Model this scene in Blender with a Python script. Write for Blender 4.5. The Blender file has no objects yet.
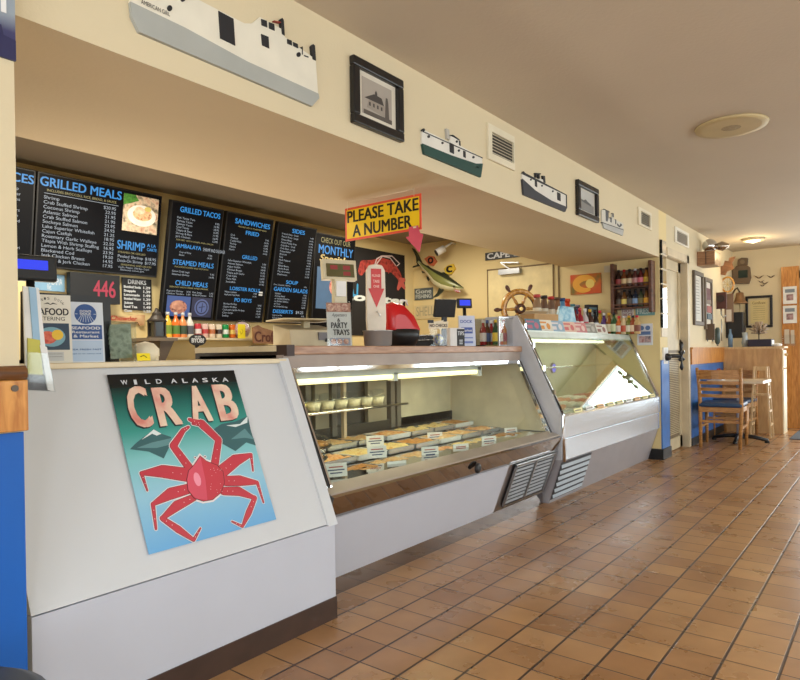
import bpy, bmesh, math, random
from mathutils import Vector, Matrix
random.seed(7)
SC = bpy.context.scene
COL = SC.collection
PI = math.pi

# ------------------------------------------------------------------ survey of the place
FP, CXP, CYP = 640.0, 400.4, 357.2
YAW, PITCH, ROLL = 0.6609, 0.00455, -0.01489
EYE = 1.12
def _m3(a, b): return [[sum(a[i][k]*b[k][j] for k in range(3)) for j in range(3)] for i in range(3)]
def _rot():
    cy, sy = math.cos(YAW), math.sin(YAW); cp, sp = math.cos(PITCH), math.sin(PITCH); cr, sr = math.cos(ROLL), math.sin(ROLL)
    return _m3([[cr,-sr,0],[sr,cr,0],[0,0,1]], _m3([[1,0,0],[0,cp,-sp],[0,sp,cp]], [[cy,0,sy],[0,1,0],[-sy,0,cy]]))
RM = _rot()
def ray(x, y):
    c = ((x-CXP)/FP, (y-CYP)/FP, 1)
    w = [sum(RM[k][i]*c[k] for k in range(3)) for i in range(3)]
    return Vector((w[2], -w[0], -w[1]))
def aY(x, y, Y): d = ray(x, y); t = Y/d.y; return Vector((d.x*t, Y, EYE+d.z*t))
def aX(x, y, X): d = ray(x, y); t = X/d.x; return Vector((X, d.y*t, EYE+d.z*t))
def aZ(x, y, Z): d = ray(x, y); t = (Z-EYE)/d.z; return Vector((d.x*t, d.y*t, Z))
def onframe(M, x, y):            # where the line of sight meets the plane of a frame, in that frame's own x, y
    o = M.translation; n = M.col[2].to_3d(); d = ray(x, y); e = Vector((0,0,EYE))
    p = e + d*((o-e).dot(n)/d.dot(n))
    q = M.inverted() @ p
    return (q.x, q.y)

# ------------------------------------------------------------------ materials
ORD = ['first','second','third','fourth','fifth','sixth','seventh','eighth','ninth','tenth','eleventh','twelfth','thirteenth','fourteenth','fifteenth']
MATS = {}
def nmat(name):
    m = bpy.data.materials.new(name); m.use_nodes = True
    nt = m.node_tree; b = nt.nodes['Principled BSDF']; return m, nt, b
def S(b, k, v):
    if k in b.inputs: b.inputs[k].default_value = v
def paint(name, col, rough=0.5, metal=0.0, var=0.06, scale=6.0, bump=0.0, bscale=60, spec=0.5, emit=None, es=0, coat=0.0, streak=None):
    if name in MATS: return MATS[name]
    m, nt, b = nmat(name); N = nt.nodes; L = nt.links
    S(b,'Roughness',rough); S(b,'Metallic',metal); S(b,'Specular IOR Level',spec); S(b,'Coat Weight',coat)
    tc = N.new('ShaderNodeTexCoord'); no = N.new('ShaderNodeTexNoise'); no.inputs['Scale'].default_value = scale; no.inputs['Detail'].default_value = 4
    if streak:
        mp = N.new('ShaderNodeMapping'); mp.inputs['Scale'].default_value = streak
        L.new(tc.outputs['Object'], mp.inputs['Vector']); L.new(mp.outputs[0], no.inputs['Vector'])
    else: L.new(tc.outputs['Object'], no.inputs['Vector'])
    r = N.new('ShaderNodeValToRGB'); c = Vector(col[:3])
    lo = c*(1-var*2.2); hi = c*(1+var*1.6)
    r.color_ramp.elements[0].position = .3; r.color_ramp.elements[1].position = .7
    r.color_ramp.elements[0].color = (*[max(0,v) for v in lo],1); r.color_ramp.elements[1].color = (*[min(1,v) for v in hi],1)
    L.new(no.outputs['Fac'], r.inputs['Fac']); L.new(r.outputs['Color'], b.inputs['Base Color'])
    if bump:
        n2 = N.new('ShaderNodeTexNoise'); n2.inputs['Scale'].default_value = bscale; L.new(tc.outputs['Object'], n2.inputs['Vector'])
        bp = N.new('ShaderNodeBump'); bp.inputs['Strength'].default_value = bump; bp.inputs['Distance'].default_value = .01
        L.new(n2.outputs['Fac'], bp.inputs['Height']); L.new(bp.outputs[0], b.inputs['Normal'])
    if emit: b.inputs['Emission Color'].default_value = (*emit,1); b.inputs['Emission Strength'].default_value = es
    MATS[name] = m; return m
def ramp_mat(name, stops, axis='Y', lo=0, hi=1, rough=.4, space='Object'):
    m, nt, b = nmat(name); N = nt.nodes; L = nt.links; S(b,'Roughness',rough)
    tc = N.new('ShaderNodeTexCoord'); sx = N.new('ShaderNodeSeparateXYZ'); L.new(tc.outputs[space], sx.inputs[0])
    mr = N.new('ShaderNodeMapRange'); mr.inputs['From Min'].default_value = lo; mr.inputs['From Max'].default_value = hi
    L.new(sx.outputs[axis], mr.inputs['Value']); r = N.new('ShaderNodeValToRGB'); L.new(mr.outputs[0], r.inputs['Fac'])
    cr = r.color_ramp
    while len(cr.elements) < len(stops): cr.elements.new(.5)
    for e, (p, c) in zip(cr.elements, stops): e.position = p; e.color = (*c,1)
    L.new(r.outputs['Color'], b.inputs['Base Color']); return m
def blotch(name, stops, scale=20, rough=.5, bump=.3, detail=3, emit=0):
    if name in MATS: return MATS[name]
    m, nt, b = nmat(name); N = nt.nodes; L = nt.links; S(b,'Roughness',rough)
    tc = N.new('ShaderNodeTexCoord'); no = N.new('ShaderNodeTexNoise'); no.inputs['Scale'].default_value = scale; no.inputs['Detail'].default_value = detail
    L.new(tc.outputs['Object'], no.inputs['Vector']); r = N.new('ShaderNodeValToRGB'); L.new(no.outputs['Fac'], r.inputs['Fac'])
    cr = r.color_ramp
    while len(cr.elements) < len(stops): cr.elements.new(.5)
    for i, (e, c) in enumerate(zip(cr.elements, stops)): e.position = .3+.4*i/max(1,len(stops)-1); e.color = (*c,1)
    L.new(r.outputs['Color'], b.inputs['Base Color'])
    if emit: L.new(r.outputs['Color'], b.inputs['Emission Color']); b.inputs['Emission Strength'].default_value = emit
    if bump:
        bp = N.new('ShaderNodeBump'); bp.inputs['Strength'].default_value = bump; bp.inputs['Distance'].default_value = .01
        L.new(no.outputs['Fac'], bp.inputs['Height']); L.new(bp.outputs[0], b.inputs['Normal'])
    MATS[name] = m; return m
def wood(name, c1, c2, rough=.45, scale=(1,1,12), coat=.1, fr=4):
    if name in MATS: return MATS[name]
    m, nt, b = nmat(name); N = nt.nodes; L = nt.links; S(b,'Roughness',rough); S(b,'Coat Weight',coat)
    tc = N.new('ShaderNodeTexCoord'); mp = N.new('ShaderNodeMapping'); mp.inputs['Scale'].default_value = scale
    L.new(tc.outputs['Object'], mp.inputs['Vector']); no = N.new('ShaderNodeTexNoise'); no.inputs['Scale'].default_value = fr; no.inputs['Detail'].default_value = 6; no.inputs['Distortion'].default_value = 1.2
    L.new(mp.outputs[0], no.inputs['Vector']); r = N.new('ShaderNodeValToRGB'); r.color_ramp.elements[0].position = .35; r.color_ramp.elements[1].position = .65
    r.color_ramp.elements[0].color = (*c1,1); r.color_ramp.elements[1].color = (*c2,1)
    L.new(no.outputs['Fac'], r.inputs['Fac']); L.new(r.outputs['Color'], b.inputs['Base Color'])
    MATS[name] = m; return m
def glassy(name, tint=(.9,.95,.93), ior=1.5, boost=1.6, rough=0.0, base=0.02):
    if name in MATS: return MATS[name]
    m = bpy.data.materials.new(name); m.use_nodes = True; nt = m.node_tree; N = nt.nodes; L = nt.links; N.clear()
    o = N.new('ShaderNodeOutputMaterial'); mx = N.new('ShaderNodeMixShader'); t = N.new('ShaderNodeBsdfTransparent'); g = N.new('ShaderNodeBsdfGlossy')
    t.inputs['Color'].default_value = (*tint,1); g.inputs['Roughness'].default_value = rough; g.inputs['Color'].default_value = (1,1,1,1)
    ge = N.new('ShaderNodeNewGeometry'); dp = N.new('ShaderNodeVectorMath'); dp.operation = 'DOT_PRODUCT'; L.new(ge.outputs['Incoming'], dp.inputs[0]); L.new(ge.outputs['Normal'], dp.inputs[1])
    def mth(op, a, b_=None, c=None, clamp=False):
        n = N.new('ShaderNodeMath'); n.operation = op; n.use_clamp = clamp
        for i, v in enumerate((a,b_,c)):
            if v is None: continue
            if isinstance(v,(int,float)): n.inputs[i].default_value = v
            else: L.new(v, n.inputs[i])
        return n.outputs[0]
    fr = mth('MULTIPLY_ADD', mth('POWER', mth('SUBTRACT', 1.0, mth('ABSOLUTE', dp.outputs['Value'])), 4.0), boost*.5, base, True)
    L.new(fr, mx.inputs[0]); L.new(t.outputs[0], mx.inputs[1]); L.new(g.outputs[0], mx.inputs[2]); L.new(mx.outputs[0], o.inputs[0])
    MATS[name] = m; return m
def glow(name, col, s, base=(.02,.02,.02)):
    if name in MATS: return MATS[name]
    m, nt, b = nmat(name); b.inputs['Base Color'].default_value = (*base,1); b.inputs['Emission Color'].default_value = (*col,1); b.inputs['Emission Strength'].default_value = s
    # slight unevenness so that the face is procedural
    no = nt.nodes.new('ShaderNodeTexNoise'); no.inputs['Scale'].default_value = 8; mr = nt.nodes.new('ShaderNodeMapRange'); mr.inputs['To Min'].default_value = s*.85; mr.inputs['To Max'].default_value = s*1.15
    nt.links.new(no.outputs['Fac'], mr.inputs['Value']); nt.links.new(mr.outputs[0], b.inputs['Emission Strength'])
    MATS[name] = m; return m
def C(r,g,b):                    # 0-255 sRGB to linear
    f = lambda v: (v/255/12.92) if v/255 <= .04045 else ((v/255+.055)/1.055)**2.4
    return (f(r),f(g),f(b))
def flat(r,g,b,rough=.55,**k): return paint('c%d_%d_%d_%d'%(r,g,b,int(rough*100)), C(r,g,b), rough, var=k.pop('var',.03), **k)

def tile_floor():
    m, nt, b = nmat('quarry_tile'); N = nt.nodes; L = nt.links
    tc = N.new('ShaderNodeTexCoord'); sx = N.new('ShaderNodeSeparateXYZ'); L.new(tc.outputs['Object'], sx.inputs[0])
    def mth(op, a, b_=None, c=None):
        n = N.new('ShaderNodeMath'); n.operation = op
        for i, v in enumerate((a,b_,c)):
            if v is None: continue
            if isinstance(v,(int,float)): n.inputs[i].default_value = v
            else: L.new(v, n.inputs[i])
        return n.outputs[0]
    u = mth('DIVIDE', mth('SUBTRACT', sx.outputs['X'], 1.738-.158*40), .158); v = mth('DIVIDE', mth('SUBTRACT', sx.outputs['Y'], 1.737-.1757*60), .1757)
    fu = mth('FRACT', u); fv = mth('FRACT', v)
    du = mth('MULTIPLY', mth('MINIMUM', fu, mth('SUBTRACT', 1, fu)), .158); dv = mth('MULTIPLY', mth('MINIMUM', fv, mth('SUBTRACT', 1, fv)), .1757)
    gu = N.new('ShaderNodeMapRange'); gu.inputs['From Min'].default_value = .0018; gu.inputs['From Max'].default_value = .0038; L.new(du, gu.inputs['Value'])
    gv = N.new('ShaderNodeMapRange'); gv.inputs['From Min'].default_value = .0035; gv.inputs['From Max'].default_value = .006; L.new(dv, gv.inputs['Value'])
    mask = mth('MULTIPLY', gu.outputs[0], gv.outputs[0])
    cb = N.new('ShaderNodeCombineXYZ'); L.new(mth('FLOOR', u), cb.inputs[0]); L.new(mth('FLOOR', v), cb.inputs[1])
    wn = N.new('ShaderNodeTexWhiteNoise'); wn.noise_dimensions = '2D'; L.new(cb.outputs[0], wn.inputs['Vector'])
    r = N.new('ShaderNodeValToRGB'); r.color_ramp.elements[0].color = (*C(164,119,78),1); r.color_ramp.elements[1].color = (*C(190,146,100),1); L.new(wn.outputs['Value'], r.inputs['Fac'])
    no = N.new('ShaderNodeTexNoise'); no.inputs['Scale'].default_value = 5; no.inputs['Detail'].default_value = 5; L.new(tc.outputs['Object'], no.inputs['Vector'])
    mx = N.new('ShaderNodeMixRGB'); mx.blend_type = 'MULTIPLY'; mx.inputs['Fac'].default_value = .55
    r2 = N.new('ShaderNodeValToRGB'); r2.color_ramp.elements[0].color = (.62,.58,.55,1); r2.color_ramp.elements[0].position = .35; r2.color_ramp.elements[1].position = .65; L.new(no.outputs['Fac'], r2.inputs['Fac'])
    L.new(r.outputs[0], mx.inputs['Color1']); L.new(r2.outputs[0], mx.inputs['Color2'])
    m2 = N.new('ShaderNodeMixRGB'); m2.inputs['Color1'].default_value = (*C(62,44,36),1); L.new(mask, m2.inputs['Fac']); L.new(mx.outputs[0], m2.inputs['Color2'])
    L.new(m2.outputs[0], b.inputs['Base Color'])
    rr = N.new('ShaderNodeMapRange'); rr.inputs['To Min'].default_value = .2; rr.inputs['To Max'].default_value = .38; L.new(no.outputs['Fac'], rr.inputs['Value']); L.new(rr.outputs[0], b.inputs['Roughness'])
    n3 = N.new('ShaderNodeTexNoise'); n3.inputs['Scale'].default_value = 9; L.new(tc.outputs['Object'], n3.inputs['Vector'])
    h = mth('ADD', mask, mth('MULTIPLY', n3.outputs['Fac'], .25))
    bp = N.new('ShaderNodeBump'); bp.inputs['Strength'].default_value = .35; bp.inputs['Distance'].default_value = .004; L.new(h, bp.inputs['Height']); L.new(bp.outputs[0], b.inputs['Normal'])
    return m

WALL = paint('wall_paint', C(216,201,167), .7, var=.015, scale=1.5, bump=.08, bscale=90)
CEIL = paint('ceiling_paint', C(205,192,172), .8, var=.02, scale=1.2, bump=.12, bscale=50)
SOFF = paint('soffit_paint', C(214,196,162), .7, var=.02, scale=1.5, bump=.08)
KWALL = paint('kitchen_wall_paint', C(226,205,150), .65, var=.02, scale=1.3)
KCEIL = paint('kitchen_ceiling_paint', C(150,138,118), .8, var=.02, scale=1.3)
BLUEP = paint('blue_paint', C(0,92,182), .55, var=.03, scale=3)
BLUEW = paint('blue_wainscot', C(40,105,180), .4, var=.12, scale=6)
WHITE = paint('white_laminate', C(205,208,212), .35, var=.012, scale=3)
WHITE2 = paint('white_laminate_lower', C(196,200,212), .35, var=.012, scale=3)
KICK = paint('brown_kick', C(66,48,40), .35, var=.1, scale=12)
CREAM = paint('cream_edge', C(222,208,176), .4)
TRIMW = paint('door_trim', C(206,190,160), .5)
DOORM = paint('door_paint', C(196,180,146), .5)
STEEL = paint('stainless', (.60,.64,.70), .27, metal=.72, var=.03, scale=3, streak=(.3,.3,18))
CHROME = paint('chrome', (.74,.75,.77), .05, metal=1, var=.02)
MIRST = paint('polished_steel', (.46,.44,.43), .045, metal=1, var=.02)
DSTEEL = paint('dull_steel', (.42,.43,.45), .32, metal=1, var=.05)
GREYP = paint('grey_case_panel', C(158,154,158), .4, var=.03)
BLACK = paint('black_plastic', C(18,18,20), .45, var=.05)
SCRN = paint('menu_screen', C(8,8,11), .45, var=.05, emit=C(20,21,28), es=.2, spec=.12)
OAK = wood('oak', C(160,108,56), C(196,146,88), scale=(2,2,16))
PINE = wood('orange_pine', C(178,110,40), C(214,150,72), scale=(10,10,1.2))
BIRCH = wood('birch', C(200,166,118), C(222,190,142), scale=(6,6,1))
DWOOD = wood('dark_wood', C(70,42,30), C(112,70,50), scale=(6,6,1.5))
PLANK = wood('wood_counter_edge', C(150,110,84), C(184,146,118), scale=(1.2,8,8))
BRASSW = wood('varnished_gold_wood', C(168,110,44), C(226,172,88), scale=(6,6,6), coat=.6, rough=.25)
GLASS = glassy('case_glass', (.93,.96,.93), boost=.8, base=.015)
GLASS3 = glassy('case_glass_curved', (.86,.92,.86), boost=1.8, base=.10)
CLEAR = glassy('clear_plastic', (.93,.95,.96), boost=1.3, base=.03, rough=.05)
LCDB = glow('lcd_blue', (.01,.04,.95), 1.1)
TUBE = glow('fluorescent', (1,.86,.38), 2.2, (.9,.9,.8))
PAPER = paint('paper', C(232,232,230), .6)
HEAD = glow('menu_blue', C(40,150,225), 1.0)
MTXT = glow('menu_white', C(205,215,225), .75)
MYEL = glow('menu_yellow', C(215,200,130), .65)

# ------------------------------------------------------------------ mesh builder
class MB:
    def __init__(s): s.bm = bmesh.new(); s.T = Matrix.Identity(4); s.m = 0
    def _v(s, p): return s.bm.verts.new(s.T @ Vector(p))
    def _f(s, vs, m=None, smooth=False):
        try: f = s.bm.faces.new(vs)
        except ValueError: return
        f.material_index = s.m if m is None else m; f.smooth = smooth
    def box(s, a, b, m=None):
        x0,x1 = sorted((a[0],b[0])); y0,y1 = sorted((a[1],b[1])); z0,z1 = sorted((a[2],b[2]))
        v = [s._v((x,y,z)) for x in (x0,x1) for y in (y0,y1) for z in (z0,z1)]
        for q in ((0,1,3,2),(4,6,7,5),(0,4,5,1),(2,3,7,6),(0,2,6,4),(1,5,7,3)): s._f([v[i] for i in q], m)
        return s
    def poly(s, pts, z0=0, z1=None, m=None):       # flat polygon, or prism when z1 given
        a = sum(pts[i][0]*pts[(i+1)%len(pts)][1]-pts[(i+1)%len(pts)][0]*pts[i][1] for i in range(len(pts)))
        if a < 0: pts = pts[::-1]
        if z1 is None: s._f([s._v((x,y,z0)) for x,y in pts], m); return s
        lo = [s._v((x,y,z0)) for x,y in pts]; hi = [s._v((x,y,z1)) for x,y in pts]
        s._f(lo[::-1], m); s._f(hi, m); n = len(pts)
        for i in range(n): s._f([lo[i],lo[(i+1)%n],hi[(i+1)%n],hi[i]], m)
        return s
    def quad3(s, pts, m=None): s._f([s._v(p) for p in pts], m); return s
    def prismX(s, yz, x0, x1, m=None):             # profile in (y,z) pushed along x
        A = [s._v((x0,y,z)) for y,z in yz]; B = [s._v((x1,y,z)) for y,z in yz]; n = len(yz)
        s._f(A[::-1], m); s._f(B, m)
        for i in range(n): s._f([A[i],A[(i+1)%n],B[(i+1)%n],B[i]], m)
        return s
    def disc(s, cx, cy, r, z=0, m=None, n=20, ry=None, z1=None):
        return s.poly([(cx+r*math.cos(2*PI*i/n), cy+(ry or r)*math.sin(2*PI*i/n)) for i in range(n)], z, z1, m)
    def lathe(s, prof, c=(0,0,0), n=20, m=None, axis='Z', caps=True):
        rings = []
        for r,h in prof:
            ring = []
            for i in range(n):
                a = 2*PI*i/n; p = (r*math.cos(a), r*math.sin(a), h)
                if axis == 'Y': p = (p[0], p[2], -p[1])
                if axis == 'X': p = (p[2], p[0], p[1])
                ring.append(s._v((c[0]+p[0], c[1]+p[1], c[2]+p[2])))
            rings.append(ring)
        for a,b in zip(rings, rings[1:]):
            for i in range(n): s._f([a[i],a[(i+1)%n],b[(i+1)%n],b[i]], m, True)
        if caps: s._f(rings[0][::-1], m); s._f(rings[-1], m)
        return s
    def tube(s, pts, r, n=8, m=None, closed=False, flatx=1.0):
        P = [Vector(p) for p in pts]; R = r if isinstance(r,(list,tuple)) else [r]*len(P); rings = []
        for i,p in enumerate(P):
            if closed: t = P[(i+1)%len(P)]-P[i-1]
            else: t = (P[min(i+1,len(P)-1)]-P[max(i-1,0)])
            t.normalize(); up = Vector((0,0,1)) if abs(t.z) < .9 else Vector((0,1,0))
            a = t.cross(up).normalized(); b = a.cross(t).normalized()
            rings.append([s._v(p+a*R[i]*math.cos(2*PI*k/n)+b*R[i]*flatx*math.sin(2*PI*k/n)) for k in range(n)])
        seq = list(zip(rings, rings[1:]))+([(rings[-1], rings[0])] if closed else [])
        for a,b in seq:
            for k in range(n): s._f([a[k],b[k],b[(k+1)%n],a[(k+1)%n]], m, True)
        if not closed: s._f(rings[0], m); s._f(rings[-1][::-1], m)
        return s
    def bar(s, p0, p1, w, h, m=None):              # square bar between two points
        P0, P1 = Vector(p0), Vector(p1); t = (P1-P0).normalized(); up = Vector((0,0,1)) if abs(t.z) < .95 else Vector((0,1,0))
        a = t.cross(up).normalized()*w/2; b = a.cross(t).normalized()*h/2
        A = [s._v(P0+x*a+y*b) for x,y in ((-1,-1),(1,-1),(1,1),(-1,1))]; B = [s._v(P1+x*a+y*b) for x,y in ((-1,-1),(1,-1),(1,1),(-1,1))]
        s._f(A, m); s._f(B[::-1], m)
        for i in range(4): s._f([A[i],B[i],B[(i+1)%4],A[(i+1)%4]], m)
        return s
    def ball(s, c, r, m=None, n=14, k=9, sc=(1,1,1)):
        return s.lathe([(r*sc[0]*max(.02,math.sin(PI*j/k)), -r*sc[2]*math.cos(PI*j/k)) for j in range(k+1)], c, n, m)
    def limb(s, pts, w, z=0, m=None):              # flat tapered strip
        for i in range(len(pts)-1):
            (x0,y0),(x1,y1) = pts[i], pts[i+1]; dx,dy = x1-x0,y1-y0; l = math.hypot(dx,dy) or 1; nx,ny = -dy/l,dx/l
            a,b = w[i]/2, w[i+1]/2
            s.poly([(x0+nx*a,y0+ny*a),(x0-nx*a,y0-ny*a),(x1-nx*b,y1-ny*b),(x1+nx*b,y1+ny*b)], z+i*3e-5, None, m)
            s.disc(x0,y0,a,z-1.4e-5+i*3e-5,m,10)
        s.disc(pts[-1][0],pts[-1][1],w[-1]/2,z+len(pts)*3e-5,m,8); return s
    def text(s, txt, x0, y0, x1, y1, z=.001, m=None, bold=.0, keep=False, align='L', shear=0.0):
        cu = bpy.data.curves.new('tmp','FONT'); cu.body = txt; cu.size = 1; cu.offset = 0; cu.fill_mode = 'FRONT'; cu.resolution_u = 3; cu.shear = shear
        ob = bpy.data.objects.new('tmp', cu); me = ob.to_mesh()
        if me and len(me.vertices):
            xs = [v.co.x for v in me.vertices]; ys = [v.co.y for v in me.vertices]
            ax,bx,ay,by = min(xs),max(xs),min(ys),max(ys); sy = (y1-y0)/max(by-ay,1e-4); sx = (x1-x0)/max(bx-ax,1e-4)
            if keep: sy = (y1-y0)/.72; ay = 0; sx = min(sx, sy*keep)
            ox = x0 if align == 'L' else (x1-(bx-ax)*sx if align == 'R' else (x0+x1-(bx-ax)*sx)/2)
            d = min(bold,.045)*abs(sx)
            for k,(dx,dy) in enumerate(((0,0),(d,d*.5),(-d,-d*.5),(d,-d*.5),(-d,d*.5)) if bold > .012 else ((0,0),)):
                vs = [s._v((ox+dx+(v.co.x-ax)*sx, y0+dy+(v.co.y-ay)*sy, z+k*4e-5)) for v in me.vertices]
                for p in me.polygons: s._f([vs[i] for i in p.vertices], m)
        ob.to_mesh_clear(); bpy.data.objects.remove(ob); bpy.data.curves.remove(cu); return s
    def build(s, name, mats, parent=None, M=None, bevel=0, subsurf=0, kind=None):
        me = bpy.data.meshes.new(name); bmesh.ops.recalc_face_normals(s.bm, faces=s.bm.faces) if s.T.determinant() < 0 else None
        s.bm.to_mesh(me); s.bm.free()
        for mt in (mats if isinstance(mats,(list,tuple)) else [mats]): me.materials.append(mt)
        o = bpy.data.objects.new(name, me); COL.objects.link(o)
        if parent is not None: o.parent = parent
        if M is not None: o.matrix_world = M
        if bevel: b = o.modifiers.new('bevel','BEVEL'); b.width = bevel; b.segments = 2; b.limit_method = 'ANGLE'
        if subsurf: b = o.modifiers.new('sub','SUBSURF'); b.levels = subsurf; b.render_levels = subsurf
        if kind: o['kind'] = kind
        return o
def tag(o, label, cat, group=None, kind=None):
    o['label'] = label; o['category'] = cat
    if group: o['group'] = group
    if kind: o['kind'] = kind
    return o
def thing(name, label, cat, M=None, group=None):
    o = bpy.data.objects.new(name, None); COL.objects.link(o); o.empty_display_size = .05
    if M is not None: o.matrix_world = M if isinstance(M, Matrix) else Matrix.Translation(Vector(M))
    return tag(o, label, cat, group)
def struct(name, mb, mats, **k): return mb.build(name, mats, kind='structure', **k)
def frameM(o, x, y):
    x = Vector(x).normalized(); y = Vector(y).normalized(); z = x.cross(y)
    M = Matrix.Identity(4)
    for i,v in enumerate((x,y,z,Vector(o))):
        for j in range(3): M[j][i] = v[j]
    return M
def front(x, y, z, out=0): return frameM((x, y-out, z), (1,0,0), (0,0,1))       # faces the shop floor (-Y)
def endw(x, y, z, out=0): return frameM((x-out, y, z), (0,-1,0), (0,0,1))       # faces back along the counter (-X)
def upM(x, y, z, rz=0): return Matrix.Translation((x,y,z)) @ Matrix.Rotation(rz,4,'Z')
CAMFACE = -0.9                                                                  # heading turned towards the shop
def stand(x, y, z, rz=-.35, lean=0):      # upright board standing on something, turned a little, leaning back
    return Matrix.Translation((x,y,z)) @ Matrix.Rotation(rz,4,'Z') @ Matrix.Rotation(PI/2-lean,4,'X')

W = 1.92; CH = 2.56; SB = 2.075; XE = 6.80; XP = 7.07; XF = 10.5; YK = 5.05

# ------------------------------------------------------------------ setting
struct('floor', MB().box((-2,-4,-.05),(XF+.2,YK,0)), tile_floor())
struct('ceiling', MB().box((-2,-4,CH),(XF+.2,W+.3,CH+.08)), CEIL)
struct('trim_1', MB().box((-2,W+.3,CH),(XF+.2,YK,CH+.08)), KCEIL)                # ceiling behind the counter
struct('wall_left', MB().box((.735,W,SB),(XE,2.96,CH), 0).quad3([(.735,W,SB-.0005),(XE,W,SB-.0005),(XE,2.96,SB-.0005),(.735,2.96,SB-.0005)][::-1],1), [WALL,SOFF])
DX0, DX1, DZ = 7.13, 7.87, 2.13
b = MB(); b.box((XP,W,DZ),(DX1,W+.28,CH)); b.box((DX1,W,0),(XF,W+.28,CH)); struct('wall_corridor', b, WALL)
struct('wall_back', MB().box((-2,YK,0),(XF,YK+.1,CH)), KWALL)
struct('wall_end', MB().box((XE,W,0),(XP,YK,CH-.0)), KWALL)
b = MB(); b.box((-2,1.88,0),(.735,2.35,CH)); struct('wall_pillar', b, WALL)
struct('wall_pillar_paint', MB().box((-2,1.872,0),(.74,1.88,.925)), BLUEP)
b = MB(); b.box((XF,1.10,0),(XF+.1,W+.3,CH)); b.box((XF,-.05,2.2),(XF+.1,1.1,CH)); b.box((XF,-4,0),(XF+.1,-.05,.5)); b.box((XF,-4,2.35),(XF+.1,-.05,CH)); b.box((XF,-.35,.5),(XF+.1,-.05,2.35)); b.box((XF,-4,.5),(XF+.1,-3.4,2.35)); struct('wall_far', b, WALL)
b = MB(); b.box((-2,-4.1,0),(XF,-4,.8)); b.box((-2,-4.1,2.4),(XF,-4,CH))
for x0,x1 in ((-2,-1),(1.4,1.9),(4.4,4.9),(7.4,7.9),(10.1,XF)): b.box((x0,-4.1,.8),(x1,-4,2.4))
struct('wall_right', b, WALL)
b = MB(); b.box((-2.1,-4,0),(-2,YK,.9)); b.box((-2.1,-4,2.4),(-2,YK,CH)); b.box((-2.1,1.5,.9),(-2,YK,2.4)); b.box((-2.1,-4,.9),(-2,-3,2.4)); b.box((-2.1,-1,.9),(-2,-.6,2.4)); struct('wall_near', b, WALL)
for n,(x0,x1) in enumerate(((-1,1.4),(1.9,4.4),(4.9,7.4),(7.9,10.1)),1):
    b = MB(); xm = (x0+x1)/2
    for c in (x0,xm-.03,x1-.06): b.box((c,-4.06,.8),(c+.06,-3.98,2.4),0)
    b.box((x0,-4.06,.8),(x1,-3.98,.86),0); b.box((x0,-4.06,2.34),(x1,-3.98,2.4),0); b.quad3([(x0,-4.03,.8),(x1,-4.03,.8),(x1,-4.03,2.4),(x0,-4.03,2.4)],1)
    struct('window_%d'%n, b, [TRIMW, GLASS])
b = MB()
for y in (-3.4,-1.95,-.35-.0): b.box((XF-.01,y-.05,.5),(XF+.06,y+.02,2.35),0)
b.quad3([(XF+.04,-3.4,.5),(XF+.04,-.35,.5),(XF+.04,-.35,2.35),(XF+.04,-3.4,2.35)],1); b.box((XF-.01,-3.4,1.7),(XF+.06,-.35,1.74),0); struct('window_5', b, [BIRCH,GLASS])
b = MB(); b.box((XF-.02,-.05,0),(XF+.05,.05,2.2)); b.box((XF-.02,1.0,0),(XF+.05,1.1,2.2)); b.box((XF-.02,0,2.1),(XF+.05,1.1,2.2)); b.box((XF-.02,0,0),(XF+.05,1.1,.25)); b.quad3([(XF+.02,.05,.25),(XF+.02,1.0,.25),(XF+.02,1.0,2.1),(XF+.02,.05,2.1)],1); struct('door_1', b, [BIRCH,GLASS])
b = MB(); b.box((XF-.035,1.08,0),(XF,1.295,2.27)); b.box((XF-.045,1.08,0),(XF-.02,1.11,2.27)); struct('trim_2', b, PINE)
# corridor door: recessed leaf with louvres
yd = 1.995
b = MB(); b.box((DX0-.05,yd,0.01),(DX1,yd+.04,DZ),0)
b.box((DX0+.1,yd-.001,.14),(DX1-.1,yd,1.12),1)
for i in range(46): b.box((DX0+.12,yd-.010,.18+i*.02),(DX1-.1,yd+.005,.188+i*.02),0)
for x0,x1,z0,z1 in ((DX0,DX1,0.01,.14),(DX0,DX1,1.12,1.24),(DX0,DX0+.1,.01,DZ),(DX1-.1,DX1,.01,DZ),(DX0,DX1,DZ-.12,DZ)): b.box((x0,yd-.012,z0),(x1,yd,z1),0)
d2 = struct('door_2', b, [DOORM,flat(120,104,78)])
MB().ball((DX1-.16,yd-.05,1.02),.028).lathe([(.012,-.05),(.012,0)],(DX1-.16,yd-.03,1.02),10,axis='Y').build('door_knob', CHROME, d2)
b = MB(); b.box((DX1-.005,W-.012,0),(DX1+.08,W+.002,DZ+.08)); b.box((XP,W-.012,DZ-.005),(DX1+.08,W+.002,DZ+.08)); b.box((DX1-.012,W,0),(DX1,2.03,DZ)); b.box((XP,W,DZ-.01),(DX1,2.03,DZ)); struct('trim_3', b, TRIMW)
# blue post cladding below the counter end of the wall
struct('trim_4', MB().box((XE+.0,W-.012,.10),(XP+.01,W,1.02)).box((XP-.0,W-.012,.1),(XP+.012,W+.12,1.02)), BLUEW)
struct('baseboard_end', MB().box((XE-.01,W-.022,0),(XP+.02,W,.11)).box((XE-.014,W,0),(XE,2.2,.11)), BLACK)
# wainscot of the corridor wall
struct('trim_5', MB().box((DX1+.085,W-.014,.09),(XF-.66,W,.95)), BLUEW)
struct('trim_6', MB().box((DX1+.085,W-.03,.95),(XF-.66,W,1.13)).box((DX1+.085,W-.042,1.13),(XF-.62,W,1.15)), PINE)
struct('baseboard_left', MB().box((DX1+.085,W-.022,0),(XF-.66,W,.09)), BLACK)
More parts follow.
